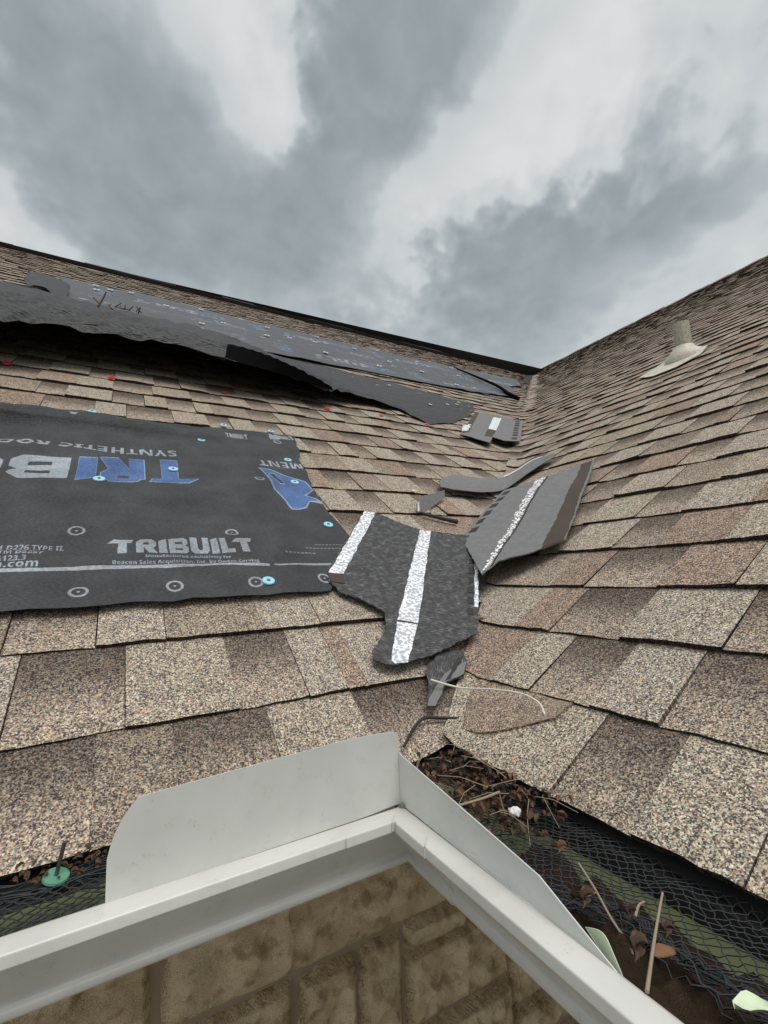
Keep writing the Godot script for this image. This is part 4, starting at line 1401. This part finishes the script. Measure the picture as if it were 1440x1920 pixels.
	for j in 2:
		var row := []
		var ur := []
		for i in range(16, sp.size() - 3):
			row.append((sq[i] as Vector3).lerp(sp[i], 0.86 + j * 0.12) + Vector3(0, 0.0065, 0))
			ur.append(Vector2(i * 0.2, j * 0.5))
		gl.append(row)
		glu.append(ur)
	part("adhesive_strip", grid_mesh(gl, glu, 0.0006), M.strip, c)
	# smaller scrap further up
	fr = three_points(Vector3(1.123, 0.949, -1.293), Vector3(1.697, 1.318, -1.807), Vector3(1.467, 0.929, -1.213))
	var d := [Vector3(1.697, 1.318, -1.807), Vector3(1.822, 1.273, -1.718), Vector3(1.968, 1.24, -1.646), Vector3(1.467, 0.929, -1.213), Vector3(1.342, 0.912, -1.204), Vector3(1.323, 0.951, -1.269), Vector3(1.21, 0.881, -1.172), Vector3(1.123, 0.949, -1.293)]
	var e := loose("torn_shingle", "small grey shingle scrap with white patches near the upper valley", fr, d, M.back_grey, 0.03, 0.003, func(u, v): return 0.006 * noise.get_noise_2d(u * 4.0, v * 4.0), 71)
	band(e[0], "tar_edge", fr, e[1], [Vector3(1.69, 1.31, -1.8), Vector3(1.709, 1.304, -1.785), Vector3(1.21, 0.977, -1.327), Vector3(1.15, 0.96, -1.31)], 0.0031, M.tar, 72)
	band(e[0], "adhesive_strip", fr, e[1], [Vector3(1.274, 1.055, -1.443), Vector3(1.355, 1.08, -1.473), Vector3(1.244, 1.004, -1.366), Vector3(1.178, 0.983, -1.341)], 0.004, M.strip, 73, 0.006)
	band(e[0], "adhesive_strip", fr, e[1], [Vector3(1.736, 1.242, -1.68), Vector3(1.793, 1.238, -1.666), Vector3(1.471, 1.039, -1.39), Vector3(1.44, 1.055, -1.42)], 0.0036, M.strip, 74)
	band(e[0], "tar_patch", fr, e[1], [Vector3(1.44, 1.055, -1.42), Vector3(1.471, 1.039, -1.39), Vector3(1.319, 0.95, -1.269), Vector3(1.28, 0.955, -1.282)], 0.0036, M.tar, 75)
	for i in 8:
		var p0: Vector3 = (d[2] as Vector3).lerp(d[3], 0.03 + i * 0.122)
		var p1: Vector3 = (d[2] as Vector3).lerp(d[3], 0.1 + i * 0.122)
		var w3 := Vector3(-0.045, 0.006, -0.002)
		band(e[0], "tar_dash", fr, e[1], [p0 + w3 * 0.5, p1 + w3 * 0.5, p1 + w3 * 1.3, p0 + w3 * 1.3], 0.0036, M.tar_dash, 80 + i, 0.001)
	# flipped corner of a tab on the left slope
	fr = three_points(on_left_flat(0.34, 0.71, 0.02), on_left_flat(0.52, 0.83, 0.024), on_left_flat(0.35, 0.76, 0.05))
	var g := [on_left_flat(0.351, 0.735, 0.026), on_left_flat(0.40, 0.775, 0.034), on_left_flat(0.45, 0.80, 0.036), on_left_flat(0.521, 0.843, 0.03), on_left_flat(0.512, 0.815, 0.02), on_left_flat(0.44, 0.76, 0.016), on_left_flat(0.39, 0.715, 0.014), on_left_flat(0.344, 0.71, 0.014)]
	var h := loose("shingle_scrap", "little folded shingle scrap lifted from the left slope beside the valley", fr, g, M.back_grey, 0.02, 0.002, func(u, v): return 0.0, 91)
	band(h[0], "adhesive_strip", fr, h[1], [g[0], L.call(g[0], g[1], 0.25), L.call(g[7], g[6], 0.15), g[7]], 0.0034, M.strip, 92)
	# small black splinter under it
	var k := tag(part("shingle_splinter", tube([on_left_flat(0.36, 0.70, 0.016), on_left_flat(0.42, 0.665, 0.018), on_left_flat(0.455, 0.655, 0.016)], 0.005, 0.007, 5).mesh(), M.tar_dash), "small black shingle splinter just above the large torn shingle", "shingle")
	# dark fragment at the valley foot
	fr = three_points(on_left_flat(0.045, 0.147, 0.016), on_left_flat(0.0, 0.075, 0.018), Vector3(0.117, 0.106, -0.101))
	var m := [on_left_flat(0.045, 0.152, 0.02), on_left_flat(0.098, 0.182, 0.02), on_left_flat(0.122, 0.162, 0.03), Vector3(0.117, 0.102, -0.099), Vector3(0.092, 0.087, -0.080), on_left_flat(0.055, 0.11, 0.022), on_left_flat(0.012, 0.073, 0.02), on_left_flat(0.001, 0.078, 0.02), on_left_flat(0.022, 0.109, 0.018)]
	var n := loose("torn_shingle", "small dark shingle fragment at the valley foot below the large torn one", fr, m, M.back_dark, 0.008, 0.0015, func(u, v): return 0.003 * noise.get_noise_2d(u * 12.0, v * 12.0), 101)
	band(n[0], "edge_layer", fr, n[1], [m[3], m[4], m[5], m[6], m[7], L.call(m[7], m[6], 0.6) + Vector3(0.004, 0.012, -0.012), L.call(m[5], m[4], 0.4) + Vector3(-0.008, 0.008, -0.012)], 0.0031, M.back_grey, 102)
	band(n[0], "tar_dash", fr, n[1], [L.call(m[2], m[3], 0.5) + Vector3(-0.016, 0, 0), L.call(m[2], m[3], 0.5) + Vector3(-0.005, 0, 0), L.call(m[8], m[4], 0.62), L.call(m[8], m[4], 0.45)], 0.0036, M.tar_dash, 103)
	# curled corner shingle over the eave, right of the valley
	var cr := []
	var cu := []
	for j in 6:
		var t := j / 5.0
		var row := []
		var ur := []
		for i in 12:
			var u := i / 11.0
			var lo := on_right_flat(lerpf(-0.022, 0.112, u), 0.036 + 0.028 * smoothstep(0.3, 1.0, u) - 0.006 * sin(PI * u) + 0.034 * u * u, 0.0085 + 0.004 * sin(PI * minf(u * 1.3, 1.0)))
			var hi := on_right_flat(lerpf(-0.075, 0.118, u), 0.136, 0.0035)
			row.append(lo.lerp(hi, t) + nr * 0.002 * sin(PI * t))
			ur.append(Vector2(u * 0.19, t * 0.12) / 0.68 + Vector2(0.31, 0.77))
		cr.append(row)
		cu.append(ur)
	tag(part("curled_shingle", grid_mesh(cr, cu, 0.005), granule_brown()), "brown curled shingle corner drooping over the right eave under the wire", "shingle")
	# lifted edge of the lowest valley shingle
	tag(part("shingle_edge", tube(spline([Vector3(-0.062, 0.03, -0.018), Vector3(-0.035, 0.043, -0.035), Vector3(-0.010, 0.05, -0.045), Vector3(0.014, 0.048, -0.038), Vector3(0.034, 0.047, -0.022)], 5), 0.002, 0.0028, 5).mesh(), M.tar_dash), "thin dark curled shingle edge behind the splash guard corner", "shingle")
	# the thin pale wire
	tag(part("wire", tube(spline([Vector3(0.022, 0.094, -0.07), Vector3(0.057, 0.082, -0.045), Vector3(0.068, 0.089, 0.014), Vector3(0.073, 0.092, 0.063), Vector3(0.070, 0.088, 0.095), Vector3(0.058, 0.080, 0.115)], 6), 0.0015, 0.0012, 6).mesh(), M.wire), "thin pale wire curving over the right shingles from the valley foot", "wire")

func granule_brown() -> StandardMaterial3D:
	var m: StandardMaterial3D = M.granule.duplicate()
	m.albedo_color = Color(0.92, 0.88, 0.86)
	return m

func on_left_flat(x: float, s: float, h: float) -> Vector3:
	return Vector3(x, s * sin(TL), -s * cos(TL)) + nl * h

func on_right_flat(z: float, s: float, h: float) -> Vector3:
	return Vector3(s * cos(TR), s * sin(TR) + DY, z) + nr * h

# ---------------------------------------------------------------- plastic caps
func cap(proto: Node3D, at: Vector3, n: Vector3, label: String, group: String, mat0: Material = null) -> void:
	var o: Node3D = proto.duplicate()
	o.name = numbered("cap_nail")
	add_child(o)
	o.transform = plane_frame(n, at, rng.randf() * TAU)
	if mat0: (o.get_child(0) as MeshInstance3D).material_override = mat0
	tag(o, label, "cap nail", group)

func build_caps() -> void:
	var proto := Node3D.new()
	part("cap", disc(0.0118, 0.0022), M.cap_blue, proto)
	part("nail_head", disc(0.0034, 0.0012, 12), M.steel, proto, Transform3D(Basis.IDENTITY, Vector3(0, 0.0022, 0)))
	var g := "pale blue plastic cap nails on the near sheet"
	for p in [[-0.187, 1.121, "in the middle of the near sheet, right of the upside-down word SYNTHETIC"], [0.05, 1.019, "by the upside-down letters MENT at the right edge"], [-0.281, 0.878, "on the upside-down blue letter T"], [-0.434, 0.789, "under the upside-down blue letters RI"], [0.025, 0.857, "on the cut-off blue mark at the torn edge"], [0.041, 0.621, "at the torn edge close to the white strip"], [-0.157, 0.397, "beside a printed ring near the lower edge"]]:
		cap(proto, on_left(p[0], p[1], felt_height(p[0], p[1]) + 0.0016), nl, "blue cap nail " + p[2], g)
	for p in [[-0.471, 1.285, "past the sheet, above the left printed ring"], [-0.094, 1.305, "past the sheet, in the middle of its top edge"], [0.066, 1.3, "past the right upper corner of the near sheet"]]:
		cap(proto, on_left(p[0], p[1], 0.0125), nl, "blue cap nail on bare shingle " + p[2], "pale blue cap nails on bare shingles", M.cap_blue)
	var i := 0
	for p in [[-0.734, 1.697, "largest and leftmost, at the photo's left edge"], [-0.431, 1.708, "second from the left"], [-0.019, 1.745, "third from the left"], [0.437, 1.737, "in the middle below the hollow's right part"], [0.744, 1.775, "second from the right, in the hollow's shade"], [1.0, 1.735, "under the end of the blown-up sheet"]]:
		cap(proto, on_left(p[0], p[1], 0.0125), (nl + Vector3(rng.randf_range(-0.3, 0.3), 0, 0.2)).normalized(), "red cap nail below the dark hollow, " + p[2], "red plastic cap nails below the hollow", M.cap_red)
		i += 1
	for p in [[-0.601, 4.471], [-0.585, 4.2], [-0.5, 4.4], [0.615, 3.733], [0.75, 4.3], [1.121, 4.011], [1.037, 3.475], [1.48, 3.361], [1.6, 4.2], [2.053, 3.598], [2.206, 3.22], [2.4, 4.3], [2.7, 3.9], [3.0, 4.5], [0.2, 4.5], [0.3, 3.9], [-0.1, 4.2], [1.3, 4.5], [2.0, 4.5], [0.1, 3.6], [3.3, 4.1], [1.8, 3.8], [0.85, 3.9], [-0.35, 4.55]]:
		cap(proto, on_left(p[0], p[1], 0.032), nl, "small white cap nail on the long upper underlayment strip", "white cap nails on the upper strip", M.cap_white)
		(get_child(get_child_count() - 1) as Node3D).scale = Vector3.ONE * 1.9
	for p in [[1.62, 2.36], [1.7, 2.45], [1.5, 2.3], [1.3, 2.2], [1.2, 2.6]]:
		cap(proto, on_left(p[0], p[1], 0.024), nl, "small white cap nail on the drooping right end of the blown-up sheet", "white cap nails on the blown-up sheet", M.cap_white)
	proto.free()

# ---------------------------------------------------------------- vent pipe
func build_vent() -> void:
	var foot := on_right_flat(-0.67, 2.48, 0.0)
	var v := tag(base("vent_pipe", foot), "beige plumbing vent pipe with flashing boot on the right roof slope", "vent pipe")
	var p := CylinderMesh.new()
	p.top_radius = 0.038
	p.bottom_radius = 0.038
	p.height = 0.3
	p.radial_segments = 28
	part("pipe", p, M.vent, v, Transform3D(Basis.IDENTITY, Vector3(0, 0.045, 0)))
	# collar: rings blending from the slope to upright
	var rows := []
	var uvs := []
	var rs := [0.085, 0.08, 0.07, 0.058, 0.049, 0.045, 0.043, 0.039]
	var hs := [0.012, 0.022, 0.034, 0.042, 0.05, 0.058, 0.066, 0.067]
	for j in rs.size():
		var n := nr.lerp(Vector3.UP, clampf(j / 5.0, 0, 1)).normalized()
		var x := n.cross(Vector3(0, 0, 1)).normalized()
		var row := []
		var ur := []
		for k in 29:
			var an := -TAU * k / 28
			row.append(n * (hs[j] - 0.012) + nr * 0.012 + (x * cos(an) + Vector3(0, 0, 1) * sin(an) * 1.15) * rs[j])
			ur.append(Vector2(k / 28.0, j / 8.0))
		rows.append(row)
		uvs.append(ur)
	part("flashing_boot", grid_mesh(rows, uvs), M.vent_white, v)
	var fl := [Vector2(-0.19, -0.12), Vector2(-0.06, -0.23), Vector2(0.05, -0.22), Vector2(0.12, -0.12), Vector2(0.09, 0.06), Vector2(0.0, 0.14), Vector2(-0.12, 0.1)]
	var at := func(u: float, w: float, h: float) -> Vector3: return on_right_flat(-0.67 + u, 2.48 + w, 0.014 + h) - foot
	part("flashing_plate", cut_sheet(fray(fl, 0.05, 0.006, 7), 0.05, at, 0.003, func(a, b): return Vector2(a, b)), M.vent_white, v)

# ---------------------------------------------------------------- leaves, twigs and bits
func build_debris() -> void:
	var r := RandomNumberGenerator.new()
	r.seed = 12
	# leaf litter in the corner
	var st := MB.new()
	var stm := [SurfaceTool.new(), SurfaceTool.new(), SurfaceTool.new()]
	var lm := leaf_mesh(0.0085, 0.005, 0.6)
	var cnt := [0, 0, 0]
	for i in 620:
		var z := r.randf_range(0.02, 0.20)
		var x := r.randf_range(-0.145, -0.005)
		if z > 0.15 and x < -0.09 and r.randf() < 0.6: continue
		var t := Transform3D(Basis.from_euler(Vector3(r.randf_range(-0.9, 0.9), r.randf() * TAU, r.randf_range(-0.9, 0.9))).scaled(Vector3.ONE * r.randf_range(0.5, 1.3)), Vector3(x, 0.014 + r.randf() * 0.016, z))
		var k: int = [0, 1, 1, 2, 0, 1][r.randi() % 6]
		stm[k].append_from(lm, 0, t)
		cnt[k] += 1
	var lit := tag(base("leaf_litter"), "pile of brown dead leaves in the gutter corner behind the splash guard", "leaves", "", "stuff")
	for k in 3:
		tag(part("leaves", stm[k].commit(), [M.leaf_brown, M.leaf_dark, M.leaf_rust][k], lit), "", "", "", "stuff")
	var tw := MB.new()
	for i in 34:
		var p := Vector3(r.randf_range(-0.14, -0.01), 0.026 + r.randf() * 0.014, r.randf_range(0.03, 0.19))
		var d := Vector3(r.randf_range(-1, 1), r.randf_range(-0.2, 0.3), r.randf_range(-1, 1)) * 0.03
		tube([p, p + d + Vector3(0, 0.003, 0), p + d * 2.0 + Vector3(0.003, -0.002, 0.002)], 0.0005, 0.0003, 4, tw)
	tag(part("stems", tw.mesh(), M.twig, lit), "", "", "", "stuff")
	# soil under the outer edge of the net
	var rows := []
	var uvs := []
	for j in 70:
		var row := []
		var ur := []
		for i in 14:
			var x := lerpf(-0.15, -0.055, i / 13.0)
			var z := 0.2 + j * 0.012
			row.append(Vector3(x, 0.004 + 0.014 * noise.get_noise_2d(x * 40.0, z * 40.0) + 0.016 * smoothstep(-0.06, -0.14, x) * smoothstep(0.2, 0.3, z), z))
			ur.append(Vector2(x, z) * 5.0)
		rows.append(row)
		uvs.append(ur)
	for a in rows: (a as Array).reverse()
	tag(part("soil", grid_mesh(rows, uvs), M.dirt), "dark brown soil lying along the outer side of the right gutter", "soil", "", "stuff")
	# debris in the left run
	var ls := SurfaceTool.new()
	for i in 40:
		ls.append_from(lm, 0, Transform3D(Basis.from_euler(Vector3(r.randf_range(-0.9, 0.9), r.randf() * TAU, r.randf_range(-0.9, 0.9))).scaled(Vector3.ONE * r.randf_range(0.4, 0.9)), Vector3(r.randf_range(-0.46, -0.39), 0.022 + r.randf() * 0.012, r.randf_range(0.03, 0.055))))
	tag(part("leaf_litter", ls.commit(), M.leaf_brown), "crumbled brown leaves caught in the left gutter beside the splash guard", "leaves", "", "stuff")
	# green cap nails hanging at the left eave
	for q in [[Vector3(-0.432, 0.024, 0.045), "nearest to the splash guard"], [Vector3(-0.475, 0.022, 0.062), "cut by the photo's left edge"]]:
		var o := tag(base("green_cap_nail", q[0]), "translucent green plastic cap nail in the left gutter, " + q[1], "cap nail", "green cap nails in the left gutter")
		o.rotation = Vector3(0.25, 0.3, -0.12)
		part("cap", disc(0.0098, 0.0016), M.cap_green, o)
		part("nail", tube([Vector3(0, 0.001, 0), Vector3(0.001, 0.026, -0.003)], 0.0016, 0.0016, 8).mesh(), M.steel, o)
	# twigs
	var T := func(pts: Array, r0: float, r1: float, m: Material, label: String) -> Node3D:
		return tag(part("twig", tube(spline(pts, 4), r0, r1, 6).mesh(), m), label, "twig")
	var long_twig := base("twig")
	tag(long_twig, "long thin forked twig with hanging pods at the end of the splash guard", "twig")
	part("stem", tube(spline([Vector3(-0.088, 0.034, 0.272), Vector3(-0.105, 0.036, 0.298), Vector3(-0.123, 0.037, 0.324), Vector3(-0.133, 0.039, 0.34), Vector3(-0.142, 0.042, 0.35)], 4), 0.0009, 0.0006, 6).mesh(), M.twig, long_twig)
	part("side_shoot", tube(spline([Vector3(-0.108, 0.0365, 0.302), Vector3(-0.117, 0.037, 0.302), Vector3(-0.123, 0.036, 0.304)], 3), 0.0008, 0.0006, 5).mesh(), M.twig_dark, long_twig)
	T.call([Vector3(-0.086, 0.046, 0.335), Vector3(-0.106, 0.042, 0.343), Vector3(-0.13, 0.041, 0.354), Vector3(-0.157, 0.0405, 0.367)], 0.0007, 0.0011, M.twig, "straight pale stick leaning on the gutter lip at right")
	T.call([Vector3(-0.081, 0.03, 0.318), Vector3(-0.09, 0.032, 0.32), Vector3(-0.099, 0.03, 0.323)], 0.0006, 0.001, M.twig, "short pale twig lying on the netting between pods and stick")
	T.call([Vector3(-0.128, 0.046, 0.172), Vector3(-0.09, 0.041, 0.166), Vector3(-0.062, 0.038, 0.16)], 0.0011, 0.0013, M.twig, "pale twig across the leaf pile behind the splash guard")
	T.call([Vector3(-0.062, 0.036, 0.16), Vector3(-0.072, 0.032, 0.175), Vector3(-0.078, 0.026, 0.185), Vector3(-0.088, 0.024, 0.188)], 0.0009, 0.0006, M.twig_dark, "brown forked twig next to the white crumb")
	# pods and single leaves
	var pod := leaf_mesh(0.0072, 0.0045, 0.9)
	var P := func(at: Vector3, m: Material, sc: float, label: String) -> void:
		var o := base("seed_pod", at)
		tag(o, label, "seed pod")
		for k in 3:
			part("husk", pod, m, o, Transform3D(Basis.from_euler(Vector3(-0.4 + k * 0.3, k * 2.1, 0.5)).scaled(Vector3.ONE * sc), Vector3(0, 0.002, 0)))
	P.call(Vector3(-0.075, 0.026, 0.225), M.leaf_brown, 0.8, "brown dry pod on the netting nearest to the leaf pile")
	P.call(Vector3(-0.079, 0.028, 0.246), M.leaf_rust, 0.9, "tan and brown pod on the netting above the splash guard")
	P.call(Vector3(-0.124, 0.036, 0.304), M.leaf_brown, 1.15, "brown folded pod hanging by the splash guard edge")
	P.call(Vector3(-0.111, 0.036, 0.327), M.leaf_dark, 0.8, "dark red round pod between two twigs")
	P.call(Vector3(-0.143, 0.043, 0.352), M.leaf_brown, 1.2, "brown pod hanging over the white gutter lip")
	P.call(Vector3(-0.106, 0.036, 0.347), M.leaf_brown, 0.8, "grey brown pod beside the straight stick")
	var G := func(at: Vector3, e: Vector3, l: float, w: float, m: Material, label: String) -> void:
		var o := tag(part("leaf", leaf_mesh(l, w, 0.25), m), label, "leaf")
		o.transform = Transform3D(Basis.from_euler(e), at)
	var lf := PackedVector2Array()   # height and distance along the right gutter
	for p in spline([Vector3(0.0445, 0.326, 0), Vector3(0.0492, 0.3385, 0), Vector3(0.0445, 0.346, 0), Vector3(0.032, 0.3535, 0), Vector3(0.031, 0.348, 0), Vector3(0.038, 0.338, 0)], 4): lf.append(Vector2(p.y, p.x))
	tag(part("leaf", cut_sheet(lf, 0.004, func(u, v, h): return Vector3(-0.1525 + h + 0.002 * sin(u * 120.0) + 0.1 * maxf(v - 0.045, 0.0), v, u), 0.0005, func(u, v): return Vector2(u, v)), M.leaf_green), "pale green leaf standing behind the tip of the splash guard", "leaf")
	G.call(Vector3(-0.118, 0.030, 0.388), Vector3(0.1, -2.4, 0.1), 0.017, 0.013, M.leaf_green, "pale green leaf lying on the soil at the lower right")
	G.call(Vector3(-0.112, 0.034, 0.356), Vector3(0.0, 1.2, 0.2), 0.016, 0.008, M.leaf_rust, "orange brown leaf bit under the straight stick")
	var fr := []
	var fu := []
	for j in 10:
		var row := []
		var ur := []
		for i in 15:
			var th := PI * j / 9.0
			var ph := -TAU * (i % 14) / 14.0
			var dv := Vector3(sin(th) * cos(ph), cos(th), sin(th) * sin(ph))
			row.append(dv * Vector3(0.0058, 0.0042, 0.005) * (1.0 + 0.55 * noise.get_noise_3d(dv.x * 1.6, dv.y * 1.6 + 4.0, dv.z * 1.6) + 0.25 * noise.get_noise_3d(dv.x * 5.0, dv.y * 5.0, dv.z * 5.0)))
			ur.append(Vector2(i, j))
		fr.append(row)
		fu.append(ur)
	var w := tag(part("foam_crumb", grid_mesh(fr, fu), mat(Color8(222, 222, 224), 0.9)), "white crumb on the netting beside the leaf pile", "crumb")
	w.position = Vector3(-0.071, 0.034, 0.19)
	# dried stems on top of the blown-up sheet
	var bt := tag(base("dead_stem"), "dry dark stem and crumbs lying on top of the blown-up sheet", "twig")
	var sb := MB.new()
	for i in 14:
		var p := on_left(-0.5 + r.randf() * 0.19, 2.03 + r.randf() * 0.06, 0.212)
		tube([p, p + Vector3(r.randf_range(-0.03, 0.03), r.randf_range(0, 0.02), r.randf_range(-0.02, 0.02))], 0.003, 0.002, 4, sb)
	tag(part("crumbs", sb.mesh(), M.twig_dark, bt), "", "", "", "stuff")
	part("stem", tube([on_left(-0.49, 2.05, 0.205), on_left(-0.475, 2.09, 0.235), on_left(-0.465, 2.11, 0.26)], 0.004, 0.003, 5).mesh(), M.leaf_dark, bt)
	# bits beside the torn shingle
	var bit := tag(part("plastic_bit", disc(0.006, 0.002, 9), mat(Color8(70, 120, 170), 0.5)), "tiny blue plastic bit by the right edge of the torn shingle", "crumb")
	bit.position = Vector3(0.262, 0.2, -0.22)
	var bit2 := tag(part("plastic_bit", disc(0.006, 0.003, 7), mat(Color8(216, 170, 150), 0.7)), "tiny pink bit below the blue one by the torn shingle", "crumb")
	bit2.position = Vector3(0.222, 0.168, -0.175)
	var bit3 := tag(part("foam_crumb", disc(0.007, 0.004, 7), mat(Color8(220, 210, 190), 0.8)), "tiny pale crumb on the left slope above the folded scrap", "crumb")
	bit3.transform = plane_frame(nl, on_left(0.42, 0.86, 0.012))
